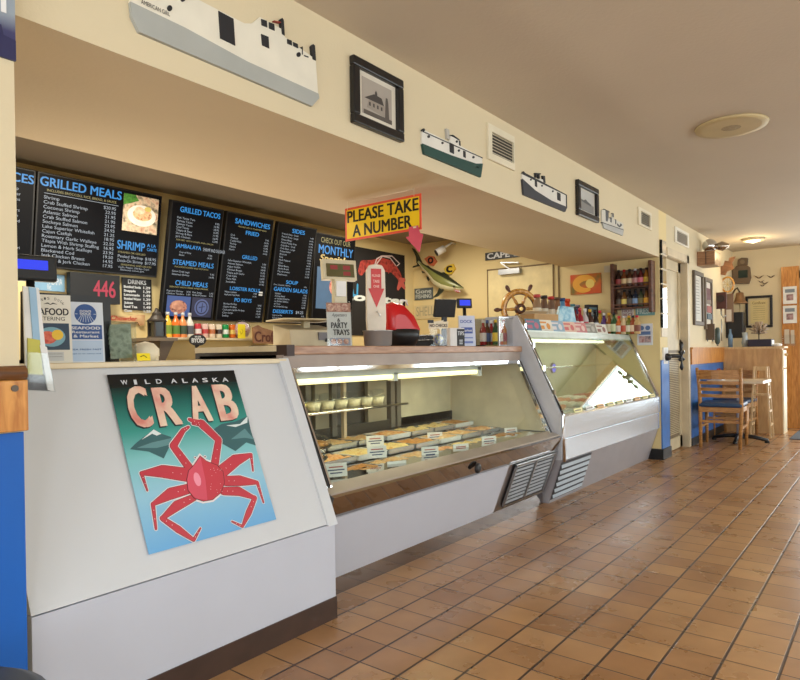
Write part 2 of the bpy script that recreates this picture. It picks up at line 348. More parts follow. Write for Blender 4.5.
# kitchen door in the end wall and its frame
p0, p1 = aX(488.5,271.4,XE), aX(553,264,XE)
b = MB(); b.box((XE-.012,p1.y,0),(XE,p0.y,2.115)); kd = struct('door_3', b, paint('kitchen_door', C(232,214,160), .5))
b = MB(); b.box((XE-.018,p0.y,0),(XE,p0.y+.012,2.13)); b.box((XE-.018,p1.y-.012,2.115),(XE,p0.y+.012,2.13)); b.box((XE-.018,p1.y-.012,0),(XE,p1.y,2.13)); b.box((XE-.02,3.0,0),(XE,3.012,CH)); struct('trim_7', b, flat(120,96,60))
q0 = aX(501,273,XE); q1 = aX(522,271,XE)
dc = MB().box((XE-.07,q1.y,q0.z-.03),(XE-.012,q0.y,q0.z+.03)).build('closer_body', DSTEEL, kd)
MB().bar((XE-.04,(q0.y+q1.y)/2,q0.z+.03),(XE-.06,q0.y-.03,2.19),.02,.012).bar((XE-.06,q0.y-.03,2.19),(XE-.04,q1.y+.02,2.17),.02,.012).build('closer_arm', DSTEEL, kd)
# wood rail on the pillar
r = thing('chair_rail', 'short orange pine rail board with a dark rounded top on the near pillar', 'rail', (.275,1.872,.93))
MB().box((-.9,-.024,0),(.469,0,.082+.055)).build('board', PINE, r, bevel=.003)
MB().tube([(-.9,-.02,.155),(-.2,-.022,.156),(.1,-.02,.154),(.462,-.022,.156)],[.019,.02,.018,.02],10).build('rail_top', wood('rail_brown', C(96,58,24), C(132,84,40)), r)
MB().lathe([(.009,-.004),(.009,0)],(.435,-.024,.115),12,axis='Y').build('screw_head', flat(96,84,72), r)

# ------------------------------------------------------------------ counter one (white laminate) and its poster
LM = frameM((0,1.905,.405),(1,0,0),(0,.300,.700)); SL = math.hypot(.3,.7)
c1 = thing('service_counter', 'white laminate service counter with slanted front and brown kick strip, nearest to the camera', 'counter', (1.37,2.2,0))
b = MB(); b.T = Matrix.Translation((-1.37,-2.2,0))
b.prismX([(1.905,.09),(1.905,.403),(1.93,.403),(1.93,.09)],.765,1.976,1); b.prismX([(1.93,.09),(1.93,.403),(2.9,.403),(2.9,.09)],.765,1.97,1)
b.prismX([(1.907,.407),(2.205,1.092),(2.9,1.092),(2.9,.407)],.765,1.93,0); b.build('body', [WHITE,WHITE2], c1)
b = MB(); b.T = Matrix.Translation((-1.37,-2.2,0)); b.prismX([(1.895,.40),(1.905,.405),(2.205,1.105),(2.19,1.11)],1.93,1.985); b.prismX([(1.905,.405),(2.205,1.105),(2.9,1.105),(2.9,.405)],1.93,1.985); b.build('end_trim', WHITE, c1)
b = MB(); b.T = Matrix.Translation((-1.37,-2.2,0)); b.box((.765,1.90,0),(1.978,2.8,.092)); b.build('kick_strip', KICK, c1)
b = MB(); b.T = Matrix.Translation((-1.37,-2.2,0)); b.box((.765,2.185,1.088),(1.972,2.62,1.108)); b.build('countertop', CREAM, c1, bevel=.004)

PM = LM @ Matrix.Translation((1.405,.395,.004))
def Z(M, ox, oy, sc): return lambda *pts: [onframe(M, ox+x/sc, oy+y/sc) for x,y in pts]
g = Z(PM, 90, 350, 680/210)
po = thing('crab_poster', 'wild Alaska crab poster with a red crab, taped to the slanted white counter', 'poster', PM)
tl,tr,br,bl = g((54,78),(466,68),(602,548),(190,664))
x0,x1,y0,y1 = (tl[0]+bl[0])/2,(tr[0]+br[0])/2,(bl[1]+br[1])/2,(tl[1]+tr[1])/2
PG = ramp_mat('poster_sky',[(0,C(108,172,222)),(.3,C(150,200,222)),(.5,C(130,196,200)),(.66,C(60,150,140)),(.85,C(18,84,78)),(.93,C(14,24,26)),(1,C(14,16,20))],'Y',y0,y1,.25)
MB().poly([(x0,y0),(x1,y0),(x1,y1),(x0,y1)],0,.0015).build('sheet', PG, po)
b = MB(); z = .0022
b.poly(g((128,322),(150,300),(205,258),(230,272),(262,282),(258,310),(238,352),(190,330)),z,None,0); b.poly(g((165,292),(205,258),(230,272),(215,278),(200,272)),z+.0004,None,1); b.poly(g((150,318),(200,300),(262,286),(262,306),(215,318)),z+.0002,None,2)
b.build('mountain', [flat(52,96,100), flat(214,226,226), flat(92,138,142)], po); b = MB()
b.poly(g((392,262),(425,240),(470,232),(510,214),(520,262),(536,310),(505,300),(470,328),(420,300)),z,None,0)
z = .0026
b.poly(g((440,245),(485,240),(510,214),(508,236),(470,250)),z,None,1); b.poly(g((455,290),(500,255),(512,270),(532,290),(500,285)),z+.0002,None,2)
b.build('mountain', [flat(52,96,100), flat(214,226,226), flat(92,138,142)], po)
b = MB()
RED,PINK,WH,DK = 0,1,2,3
limbs = [([(322,385),(268,312),(300,262)],[24,20,12]),([(300,262),(318,250)],[12,6]),([(402,372),(415,292),(360,240)],[24,20,26]),([(360,240),(320,226)],[22,8]),([(360,245),(330,240)],[8,4]),
 ([(428,392),(470,358),(520,340)],[36,34,10]),([(520,340),(526,392)],[9,4]),([(435,425),(485,424),(540,430)],[28,30,10]),([(540,430),(560,494)],[10,4]),
 ([(430,458),(480,458),(532,480)],[22,26,10]),([(532,480),(512,528),(492,572)],[14,18,6]),([(492,572),(458,556)],[7,3]),
 ([(312,405),(235,394),(165,400)],[38,34,9]),([(165,400),(184,456)],[9,3]),([(318,450),(260,466),(202,500)],[26,30,9]),([(202,500),(212,580)],[10,5]),
 ([(335,478),(280,505),(232,546)],[18,26,10]),([(232,546),(285,582),(334,616)],[12,18,8]),([(334,616),(356,578)],[8,3])]
kx = (x1-x0)/412.0
for pts,w in limbs:
    q = g(*pts); b.limb(q,[a*kx+.0085 for a in w],.003,WH)
for pts,w in limbs:
    q = g(*pts); b.limb(q,[a*kx+.003 for a in w],.0034,DK)
for pts,w in limbs:
    q = g(*pts); b.limb(q,[a*kx for a in w],.0038,RED)
body = g((355,345),(376,362),(408,374),(428,395),(433,430),(422,462),(395,485),(365,490),(335,480),(316,455),(312,420),(318,392),(335,374))
cx_,cy_ = g((372,425))[0]
b.poly([((x-cx_)*1.12+cx_,(y-cy_)*1.12+cy_) for x,y in body],.0031,None,WH); b.poly([((x-cx_)*1.03+cx_,(y-cy_)*1.03+cy_) for x,y in body],.0042,None,DK); b.poly(body,.0046,None,RED)
b.poly(g((355,345),(372,425),(378,488),(340,482),(316,455),(312,420),(318,392),(335,374)),.005,None,PINK)
hp = g((345,420))[0]; b.disc(hp[0],hp[1],.014,.0054,4,16,.026)
for ex,ey in ((338,350),(370,347)): e = g((ex,ey))[0]; b.disc(e[0],e[1],.006,.0052,WH,12); b.disc(e[0],e[1],.003,.0056,DK,10)
for pts,w in limbs:
    for t in (.25,.6):
        (ax,ay),(bx,by) = g(*pts[:2]); b.disc(ax+(bx-ax)*t,ay+(by-ay)*t,.0016,.0042,WH,6)
for i in range(16): p = g((395+random.randint(-10,32),425+random.randint(-45,50)))[0]; b.disc(p[0],p[1],.0012,.0054,WH,6)
b.build('crab_picture', [flat(196,62,76,.3), flat(214,84,104,.3), flat(232,224,224), flat(70,20,30), flat(240,150,170)], po)
b = MB()
def boxed(mb, s, M, zx0,zy0,zx1,zy1, gg, **k):
    a,c_ = gg((zx0,zy1),(zx1,zy0)); mb.text(s, a[0],a[1],c_[0],c_[1], **k)
for s_,x_,w_ in (('W',100,18),('I',143,4),('L',178,12),('D',214,14),('A',262,15),('L',299,12),('A',330,15),('S',364,13),('K',397,14),('A',428,15)):
    p = g((x_,112-(x_-100)*.03),(x_+w_,100-(x_-100)*.03)); b.text(s_,p[0][0],p[0][1]-.002,p[1][0],p[0][1]+.015,.004,0,.02)
b.build('small_title', WHITE, po)
b = MB()
for s_,xa,ya,xb,yb in (('C',122,252,186,120),('R',212,244,272,124),('A',326,232,390,118),('B',408,226,470,114)):
    p = g((xa,ya),(xb,yb)); q = g(((xa+xb)/2,ya),((xa+xb)/2,yb))
    wd = .072 if s_ == 'C' else .080; h0,h1 = q[0][1],q[1][1]; cx0 = (q[0][0]+q[1][0])/2+{'C':.004,'R':.008,'A':-.010,'B':.0}[s_]
    b.text(s_,cx0-wd/2-.005,h0-.005,cx0+wd/2-.005,h1-.003,.003,1,.06); b.text(s_,cx0-wd/2,h0,cx0+wd/2,h1,.0036,0,.06)
b.build('large_title', [blotch('title_cream',[C(232,214,190),C(226,190,170),C(210,130,120)],12,.4,0), flat(14,30,34)], po)

# ------------------------------------------------------------------ refrigerated cases
def at0(b, x, y, z=0): b.T = Matrix.Translation((-x,-y,-z)); return b
c2 = thing('glass_display_case', 'long slanted glass deli case with white front panel and fluorescent tube, in the middle', 'display case', (3.2,2.4,0))
O2 = (3.2,2.4)
XA, XB = 2.0, 4.37
b = at0(MB(),*O2); b.box((XA,2.085,0),(XB,3.0,.09)); b.build('kick_plate', paint('polished_kick',(.30,.27,.26),.1,metal=1,var=.05), c2)
b = at0(MB(),*O2); b.prismX([(2.075,.085),(1.952,.405),(2.6,.44),(2.9,.44),(2.9,.085)],XA,3.62); b.build('front_panel', WHITE2, c2)
b = at0(MB(),*O2); b.prismX([(2.079,.085),(1.956,.405),(2.6,.44),(2.9,.44),(2.9,.085)],3.62,XB); b.build('vent_panel', DSTEEL, c2)
b = at0(MB(),*O2); b.prismX([(1.965,.402),(1.93,.502),(1.945,.51),(2.03,.535),(2.2,.535),(2.2,.402)],XA,XB); b.build('bumper', MIRST, c2)
b = at0(MB(),*O2); b.prismX([(1.943,.505),(1.95,.516),(2.03,.543),(2.034,.532)],XA,XB+.01); b.build('sill', paint('sill_grey',C(176,166,156),.3,var=.04,metal=.2), c2)
b = at0(MB(),*O2); b.prismX([(2.034,.54),(2.255,1.045),(2.262,1.045),(2.041,.54)],XA+.05,XB-.05); b.build('front_glass', GLASS, c2)
b = at0(MB(),*O2); b.prismX([(2.243,1.04),(2.243,1.062),(2.275,1.07),(2.275,1.04)],XA+.03,XB); b.build('top_rail', CHROME, c2)
b = at0(MB(),*O2); b.prismX([(2.255,1.06),(2.25,1.125),(2.9,1.125),(2.9,1.085),(2.28,1.06)],XA+.01,XB-.0); b.build('fascia', paint('fascia_grey',C(160,146,136),.35), c2)
b = at0(MB(),*O2); b.box((XA+.02,2.235,1.125),(XB,2.94,1.168)); b.build('wood_countertop', PLANK, c2, bevel=.006)
b = at0(MB(),*O2); b.box((XA+.008,2.30,1.142),(XA+.02,2.94,1.170),0); b.box((XA+.010,2.30,1.11),(XA+.02,2.94,1.141),1); b.build('end_edge_with_shadow', [CREAM,flat(40,32,30)], c2)  # cream edge board; the dark strip below paints the shadow under the top
b = at0(MB(),*O2); b.box((XA+.012,2.228,1.12),(XA+.06,2.5,1.172)); b.build('corner_cap', flat(60,44,40), c2)
for k,(xa,nm) in enumerate(((XA+.02,'side_frame'),(XB-.045,'side_frame'))):
    b = at0(MB(),*O2)
    for j,mt in ((0,0),(1,1),(2,0)):
        b.prismX([(1.99,.50),(2.03,.54),(2.262,1.06),(2.24,1.06),(2.0,.54)],xa+j*.015,xa+j*.015+.010,mt)
    b.build(nm, [CHROME,BLACK], c2)
b = at0(MB(),*O2); b.prismX([(2.04,.54),(2.26,1.06),(2.9,1.1),(2.9,.54)],XB-.012,XB-.002); b.build('end_panel', paint('case_liner',C(216,206,180),.4), c2)
b = at0(MB(),*O2); b.prismX([(2.04,.54),(2.26,1.06),(2.9,1.1),(2.9,.54)],XA+.002,XA+.012); b.build('end_panel', MATS['case_liner'], c2)
b = at0(MB(),*O2); b.box((XA+.05,2.12,.44),(XB-.02,2.9,.50)); b.build('deck', DSTEEL, c2)
# rear sliding doors
b = at0(MB(),*O2); b.box((XA+.02,2.86,.5),(XB-.02,2.9,.66),0); b.box((XA+.02,2.86,1.0),(XB-.02,2.9,1.09),1)
for x in (2.05,2.72,2.95,3.55,3.62): b.box((x,2.85,.6),(x+.045,2.89,1.05),1)
b.box((3.66,2.86,.6),(4.33,2.89,1.05),2); b.box((XA+.02,2.89,.5),(3.66,2.9,1.05),0); b.box((2.8,2.85,.66),(2.92,2.88,1.0),3); b.box((3.3,2.85,.66),(3.5,2.88,1.0),3)
b.build('rear_doors', [flat(64,58,52,.3), flat(116,108,98), MATS['case_liner'], flat(150,140,120)], c2)
b = at0(MB(),*O2); b.tube([(2.1,2.42,.985),(3.02,2.42,.985)],.016,10,1); b.tube([(3.06,2.42,.985),(4.0,2.42,.985)],.016,10,1); b.box((2.06,2.40,1.0),(4.04,2.47,1.035),0); b.box((3.02,2.40,.96),(3.06,2.45,1.01),0); b.box((4.0,2.40,.955),(4.05,2.46,1.02),0)
b.build('lamp_fixture', [PAPER,TUBE], c2)
b = at0(MB(),*O2); b.box((2.15,2.50,.800),(3.28,2.82,.806),0); b.tube([(2.15,2.495,.803),(3.28,2.495,.803)],.007,8,1); b.build('glass_shelf', [CLEAR,CHROME], c2)
b = at0(MB(),*O2); b.bar((2.95,2.75,.5),(2.95,2.75,1.05),.025,.025); b.build('shelf_post', flat(196,176,150), c2)
# louvred vent on case two
VM = frameM((0,2.075,.085),(1,0,0),(0,-.123,.32)); 
b = MB(); b.T = Matrix.Translation((-3.2,-2.4,0)) @ VM @ Matrix.Translation((0,0,.004))
xl, xr, yl, yh = 3.70, 4.30, .03, .335
b.box((xl,yl,0),(xr,yl+.012,.012),0); b.box((xl,yh-.012,0),(xr,yh,.012),0)
for x in (xl,(xl+xr)/2-.008,xr-.016): b.box((x,yl,0),(x+.016,yh,.014),0)
b.box((xl,yl,-.001),(xr,yh,.001),1)
for i in range(10):
    yy = yl+.02+i*.029
    for xa,xb in ((xl+.02,(xl+xr)/2-.012),((xl+xr)/2+.012,xr-.02)): b.quad3([(xa,yy,.008),(xb,yy,.008),(xb,yy+.014,.003),(xa,yy+.014,.003)],2)
b.build('louvre', [DSTEEL,flat(40,40,44),flat(150,156,162,.35)], c2)
b = MB(); b.T = Matrix.Translation((-3.2,-2.4,0)) @ front(aY(477,462,1.93).x,1.93,.455); b.lathe([(.03,0),(.028,.012),(.012,.016)],(0,0,0),16)
b.build('lock_knob', BLACK, c2)

c3 = thing('glass_seafood_case', 'tall steel glass seafood case with slanted window, at the far end of the counter', 'display case', (5.6,2.4,0))
O3 = (5.6,2.4); XC, XD = 4.40, 6.785
b = at0(MB(),*O3); b.prismX([(2.05,0),(1.945,.325),(2.3,.36),(2.62,.36),(2.62,0)],XC,XD); b.build('base_panel', GREYP, c3)
b = at0(MB(),*O3); b.box((XC,1.93,.325),(XD,2.4,.486),0); b.build('lower_front', STEEL, c3, bevel=.004)
b = at0(MB(),*O3); b.prismX([(1.925,.492),(1.925,.645),(1.94,.66),(2.4,.66),(2.4,.492)],XC,XD); b.build('upper_front', STEEL, c3)
b = at0(MB(),*O3); b.prismX([(1.945,.66),(2.222,1.27),(2.229,1.27),(1.952,.66)],XC+.04,XD-.03); b.build('front_glass', GLASS3, c3)
b = at0(MB(),*O3); b.prismX([(2.222,1.272),(2.222,1.29),(2.62,1.29),(2.62,1.272)],XC+.02,XD-.02); b.build('top_panel', paint('case_top',C(190,200,186),.3), c3)
b = at0(MB(),*O3); b.prismX([(2.205,1.225),(2.215,1.28),(2.225,1.28),(2.215,1.225)],XC+.03,XD-.03); b.build('top_rail', paint('case_rail',C(196,206,196),.25), c3)
b = at0(MB(),*O3); b.prismX([(1.94,.33),(1.94,.66),(2.285,1.40),(2.56,1.40),(2.56,1.10),(2.62,1.10),(2.62,.3)],XC-.012,XC); b.build('end_panel', paint('case_side',C(196,198,204),.3), c3)
b = at0(MB(),*O3); b.tube([(XC+.01,1.93,.32),(XC+.01,1.932,.655),(XC+.01,2.27,1.385),(XC+.01,2.31,1.40)],.014,8,0); b.bar((XC+.035,1.955,.67),(XC+.035,2.27,1.36),.02,.02,1)
for t in (.2,.45,.7,.9): b.box((XC-.0,1.94+.33*t-.012,.66+.71*t),(XC+.03,1.94+.33*t+.002,.70+.71*t),0)
b.build('corner_frame', [CHROME,BLACK], c3)
b = at0(MB(),*O3); b.tube([(XD-.02,1.94,.66),(XD-.02,2.15,1.12),(XD-.02,2.225,1.28)],.014,8); b.build('corner_frame', CHROME, c3)
b = at0(MB(),*O3); b.ball((XD-.09,2.24,1.315),.07,sc=(1,1,.4)); b.box((XD-.14,2.22,1.285),(XD-.04,2.30,1.315)); b.build('hinge_cover', BLACK, c3)
b = at0(MB(),*O3); b.box((XC+.01,2.58,.6),(XD-.02,2.62,1.27)); b.build('rear_wall', paint('case3_back',C(176,172,140),.5), c3)
b = at0(MB(),*O3); b.box((XC+.04,2.05,.6),(XD-.03,2.58,.655)); b.build('deck', DSTEEL, c3)
b = at0(MB(),*O3); b.box((XC+.1,2.4,.98),(XD-.1,2.57,.988),0); b.tube([(XC+.1,2.4,.984),(XD-.1,2.4,.984)],.008,8,1); b.build('glass_shelf', [CLEAR,CHROME], c3)
b = at0(MB(),*O3); b.tube([(XC+.15,2.38,1.215),(XD-.35,2.38,1.215)],.014,10,1); b.box((XC+.1,2.36,1.23),(XD-.3,2.46,1.26),0); b.build('lamp_fixture', [PAPER,glow('fluor_dim',(1,.95,.7),3.0,(.9,.9,.8))], c3)
V3 = frameM((0,2.05,0),(1,0,0),(0,-.105,.325))
b = MB(); b.T = Matrix.Translation((-5.6,-2.4,0)) @ V3 @ Matrix.Translation((0,0,.004))
b.box((XC+.0,.03,0),(XC+.58,.33,.002),1)
for i in range(6): yy = .045+i*.048; b.quad3([(XC+.01,yy,.012),(XC+.56,yy,.012),(XC+.57,yy+.026,.005),(XC+.0,yy+.026,.005)],0)
b.build('louvre', [flat(168,180,190,.3),flat(60,62,68)], c3)
tagcols = [C(236,226,150),C(232,232,226),C(226,170,90),C(236,226,150)]
for i in range(9):
    x = XC+.3+i*.235
    tg = MB(); tg.poly([(-.075,-.016),(.075,-.016),(.075,.016),(-.075,.016)],0,.003,0)
    for k in range(3): tg.box((-.06+k*.04,-.006,.003),(-.03+k*.04,.004,.0035),1)
    tag(tg.build('price_tag', [paint('tagc%d'%(i%4), tagcols[i%4], .5), flat(90,70,60)], M=frameM((x,1.94,.672),(1,0,0),(0,.3,.95))), '%s price tag on the far case sill, %s from the left'%(['pale yellow','white','orange','yellow'][i%4], ORD[i]), 'price tag', 'price tags on the far case sill')

# ---- things inside case two
foods = [('tray_of_salad','creamy yellow salad',[C(236,206,120),C(250,232,170),C(214,150,60)]),('tray_of_shrimp','orange shrimp',[C(226,110,40),C(250,196,130),C(255,230,190)]),('tray_of_fillets','pale fish fillets',[C(246,220,170),C(220,170,110),C(252,240,210)]),('tray_of_crab_cakes','brown crab cakes',[C(176,110,50),C(220,160,80),C(140,80,40)])]
n = 0
for row,(yc,zc,dy) in enumerate(((2.22,.50,.2),(2.45,.535,.2),(2.68,.57,.2))):
    for i in range(8):
        xc = 2.22+i*.268; kind,desc,cols = foods[(i*3+row*2+i//3)%4]
        T = thing('food_tray', 'pan of %s in the middle case, %s row, %s from near end'%(desc,['front','middle','back'][row],ORD[i]), 'food tray', (xc,yc,zc), 'pans of prepared food in the middle case')
        b = MB(); h = .04
        h = .03; b.box((-.118,-dy/2,0),(.118,dy/2,.006)); 
        for a_,c_ in (((-.125,-dy/2-.005,h-.004),(.125,-dy/2+.008,h)),((-.125,dy/2-.008,h-.004),(.125,dy/2+.005,h)),((-.125,-dy/2,0.004),(-.117,dy/2,h)),((.117,-dy/2,0.004),(.125,dy/2,h)),((-.12,-dy/2,0.004),(.12,-dy/2+.004,h)),((-.12,dy/2-.004,0.004),(.12,dy/2,h))): b.box(a_,c_)
        b.build('pan', PAPER if (i+row)%3 == 0 else STEEL, T)
        b = MB()
        gx,gy = 9,6; grid = [[b._v((-.112+.224*u/(gx-1), -dy/2+.008+(dy-.016)*v/(gy-1), -.0+.016+random.uniform(0,.016)+(.010 if 0<u<gx-1 and 0<v<gy-1 else 0))) for v in range(gy)] for u in range(gx)]
        for u in range(gx-1):
            for v in range(gy-1): b._f([grid[u][v],grid[u+1][v],grid[u+1][v+1],grid[u][v+1]],0,True)
        b.build('food', blotch('food_'+kind, cols, 45, .4, .6), T)
cards = [(303,455,2.12),(336,470,2.12),(377,452,2.2),(397,467,2.12),(375,441,2.45),(435,437,2.42),(452,428,2.7),(464,426,2.7),(430,452,2.15),(461,449,2.15),(487,432,2.4),(489,441,2.15),(511,432,2.25)]
for i,(px_,py_,Y) in enumerate(cards):
    p = aY(px_,py_,Y); T = thing('price_card', '%s price card, %s from the near end among the food pans'%('salmon pink' if i in (6,7) else 'white', ORD[sorted(cards).index((px_,py_,Y))]), 'price card', stand(p.x,p.y,p.z,-.5,.15), 'price cards in the middle case')
    b = MB(); b.poly([(-.055,-.032),(.055,-.032),(.055,.032),(-.055,.032)],0,.002,0)
    for k,(yy,w_) in enumerate(((.014,.035),(.0,.042),(-.014,.03))): b.box((-w_,yy-.003,.002),(w_,yy+.003,.0026),1 if k else 2)
    b.build('card', [flat(236,196,176) if i in (6,7) else PAPER, flat(60,70,110), flat(170,80,70)], T)
    zb = {2.12:.56,2.15:.56,2.2:.56,2.25:.56}.get(Y, .60 if Y<2.6 else .63)
    MB().box((-.006,min(-.035,zb-p.z),-.003),(.006,-.03,.0)).build('clip', CLEAR, T)
for i in range(9):
    x = 2.25+i*.115
    T = thing('deli_tub', 'clear clamshell of %s on the glass shelf, %s from the near end'%('yellow spread' if i < 3 else 'pale salad', ORD[i]), 'container', (x,2.66,.806), 'clear deli tubs on the case shelf')
    MB().lathe([(.038,.0),(.048,.045)],(0,0,0),14).build('contents', blotch('tub_yellow',[C(240,214,90),C(250,236,150)],60,.4,.3) if i < 3 else blotch('tub_pale',[C(206,196,160),C(236,226,196)],60,.4,.3), T)
    MB().lathe([(.04,.0),(.052,.046),(.052,.05),(.044,.085),(.02,.094)],(0,0,0),14).build('tub', CLEAR, T)
# plastic dome platters at the near end
for i,(x,y) in enumerate(((2.22,2.33),(2.55,2.62))):
    T = thing('domed_platter', 'clear domed platter of baked food in the middle case, %s one'%('front' if i == 0 else 'back'), 'platter', (x,y,.60))
    MB().lathe([(.10,0),(.11,.012)],(0,0,0),20).build('plate', BLACK, T)
    MB().lathe([(.09,.012),(.08,.03),(.03,.04)],(0,0,0),16).build('food', blotch('food_tray_of_crab_cakes',[C(176,110,50),C(220,160,80),C(140,80,40)],45,.4,.6), T)
    MB().lathe([(.105,.012),(.10,.04),(.07,.065),(.02,.072)],(0,0,0),20).build('dome', CLEAR, T)
p = aY(554,368,2.56); T = thing('blue_reflection_disc','round glowing blue disc imitating a reflection, on the back panel inside the far case','lamp',front(p.x,2.575,p.z)); MB().disc(0,0,.05,0,None,20,z1=.015).build('housing', BLACK, T); MB().disc(0,0,.04,.0155,None,20,z1=.018).build('lens', glow('reflection_blue',(.01,.02,1.0),1.3), T)  # glowing disc added to stand in for a blue reflection in the glass
# ---- inside case three
fl = [('salmon fillets',[C(226,116,70),C(240,160,120)]),('white fish fillets',[C(226,220,206),C(244,240,232)]),('tuna steaks',[C(150,40,44),C(190,80,80)]),('shrimp on ice',[C(230,150,110),C(238,230,224)])]
for row,(yc,zc) in enumerate(((2.17,.657),(2.44,.657))):
    for i in range(6):
        d,cols = fl[(i+row*2)%4]
        T = thing('seafood_tray', 'tray of %s in the far case, %s row, %s from left'%(d,['front','rear'][row],ORD[i]), 'seafood tray', (4.68+i*.365,yc,zc), 'seafood trays in the far case')
        MB().box((-.16,-.13,0),(.16,.13,.015)).build('tray', STEEL, T)
        b = MB()
        for k in range(5): b.ball((-.11+k*.055,random.uniform(-.01,.01),.03),.03,sc=(.9,1,.6),n=10,k=6); 
        for k in range(5): b.ball((-.11+k*.055,.07,.03),.03,sc=(.9,1,.6),n=10,k=6)
        for k in range(5): b.ball((-.11+k*.055,-.07,.03),.03,sc=(.9,1,.6),n=10,k=6)
        b.build('seafood', blotch('sf_'+d.replace(' ','_'),cols,40,.3,.3), T)

# ------------------------------------------------------------------ art on the soffit face
SF = front(0,W,0,.0)
INK = flat(28,28,32); HULLG = flat(168,170,164); CREAMB = flat(228,222,204); GREEN = flat(22,66,58); NAVY = flat(44,46,54)
def cutout(label, gg, layers, mats, title=None):
    allp = [p for pts,zz,m in layers[:2] for p in gg(*pts)]
    cx = sum(p[0] for p in allp)/len(allp); cy = min(p[1] for p in allp)
    T = thing('ship_cutout', label, 'ship model', front(cx,W,cy), 'flat wooden ship cutouts on the soffit')
    names = ['hull','upper_works','fittings']; groups = [[],[],[]]
    for L_ in layers: groups[0 if L_[1]==0 else 1 if L_[1]==1 else 2].append(L_)
    for nm,gr,zz in zip(names,groups,((.0,.014),(.0,.011),(.0,.014))):
        if nm == 'fittings' and not title or nm == 'fittings':
            for pts,_,m in gr:
                f_ = MB(); f_.poly([(x-cx,y-cy) for x,y in gg(*pts)],zz[0],zz[1],m); f_.build('porthole' if len(pts) == 12 else 'deck_fitting', mats, T)
            if title: b = MB(); p = gg(*title[1]); b.text(title[0],p[0][0]-cx,p[0][1]-cy,p[1][0]-cx,p[0][1]-cy+.014,.0145,0,.01); b.build('name_lettering', mats, T)
            continue
        b = MB()
        for pts,_,m in gr:
            if isinstance(pts[0],tuple): b.poly([(x-cx,y-cy) for x,y in gg(*pts)],zz[0],zz[1],m)
        if nm == 'fittings' and title: p = gg(*title[1]); b.text(title[0],p[0][0]-cx,p[0][1]-cy,p[1][0]-cx,p[0][1]-cy+.014,.0155,0,.01)
        b.build(nm, mats, T)
    return T
def rnd(x,y,r,n=12): return [(x+r*math.cos(2*PI*i/n), y+r*1.2*math.sin(2*PI*i/n)) for i in range(n)]
g1 = Z(SF,120,0,4)
cutout('large cream and grey wooden ship cutout above the poster end of the counter', g1, [
 ([(33,12),(38,70),(68,133),(760,428),(788,395),(785,378),(500,250),(250,115)],0,1),
 ([(33,12),(52,-75),(150,-72),(300,0),(490,97),(520,98),(552,72),(640,120),(652,152),(775,240),(785,380),(500,252),(250,117)],1,2),
 ([(385,48),(445,80),(452,187),(392,158)],2,0),(rnd(190,38,10),2,0),(rnd(243,0,10),2,0),([(556,80),(578,88),(580,114),(558,105)],2,0),([(587,93),(608,101),(610,127),(588,118)],2,0),
 ([(556,140),(585,152),(588,198),(560,185)],2,0),([(633,82),(640,76),(646,84),(650,146),(640,140)],2,0),([(660,160),(678,167),(679,186),(661,178)],2,0),([(684,172),(702,180),(704,197),(685,188)],2,0),(rnd(706,222,8),2,0),
 ([(757,188),(764,180),(771,186),(775,246),(762,240)],2,0),([(608,86),(634,92),(634,96),(608,90)],2,3),([(720,190),(722,190),(722,222),(720,222)],2,0),([(728,224),(745,230),(745,234),(728,228)],2,0)],
 [INK,HULLG,CREAMB,flat(150,50,40)], ('AMERICAN GIRL',((75,20),(190,75))))
g2 = Z(SF,410,110,5)
cutout('small green hulled ship cutout with white cabins, left of the larger square vent', g2, [
 ([(52,170),(62,222),(345,338),(355,270),(320,270),(200,230),(100,190)],0,1),
 ([(52,110),(62,102),(110,125),(186,162),(196,132),(236,152),(242,180),(300,212),(352,240),(354,272),(320,272),(200,232),(100,192),(52,172)],1,2),
 ([(188,165),(209,175),(210,222),(190,213)],2,0),([(257,205),(268,210),(269,242),(258,236)],2,0),(rnd(84,135,6),2,0),(rnd(153,167,5),2,0),(rnd(235,205,5),2,0),(rnd(308,238,5),2,0),
 ([(52,104),(60,94),(66,104),(60,110)],2,0),([(54,108),(354,240),(354,244),(54,112)],2,0),([(172,95),(186,102),(188,150),(176,145)],2,3),([(192,128),(205,126),(238,150),(236,155),(203,134)],2,0),(rnd(225,160,5),2,0),([(236,155),(242,158),(243,182),(237,178)],2,0),([(322,285),(340,288),(340,293),(322,291)],2,2)],
 [INK,GREEN,flat(222,218,208),flat(180,176,168)])
cutout('small charcoal hulled tug cutout right of the larger square vent', g2, [
 ([(553,345),(560,425),(768,510),(778,487),(700,455),(620,405)],0,1),
 ([(553,320),(560,312),(640,352),(775,425),(777,488),(700,457),(620,407),(553,347)],1,2),
 ([(616,352),(626,357),(627,388),(617,382)],2,0),([(728,412),(744,420),(745,458),(729,450)],2,0),(rnd(596,350,4),2,0),(rnd(652,380,4),2,0),(rnd(706,408,4),2,0),
 ([(553,320),(560,308),(566,316),(775,425),(775,429),(556,324)],2,0),([(618,316),(645,318),(645,324),(618,322)],2,0),([(620,320),(626,322),(626,340),(620,338)],2,0),([(634,322),(640,324),(640,345),(634,342)],2,0),([(655,330),(666,332),(669,366),(660,364)],2,0),([(640,345),(660,350),(660,364),(640,356)],1,2),([(772,425),(776,427),(777,487),(773,485)],2,0)],
 [INK,NAVY,flat(222,218,208)])
g4 = Z(SF,565,165,5.714)
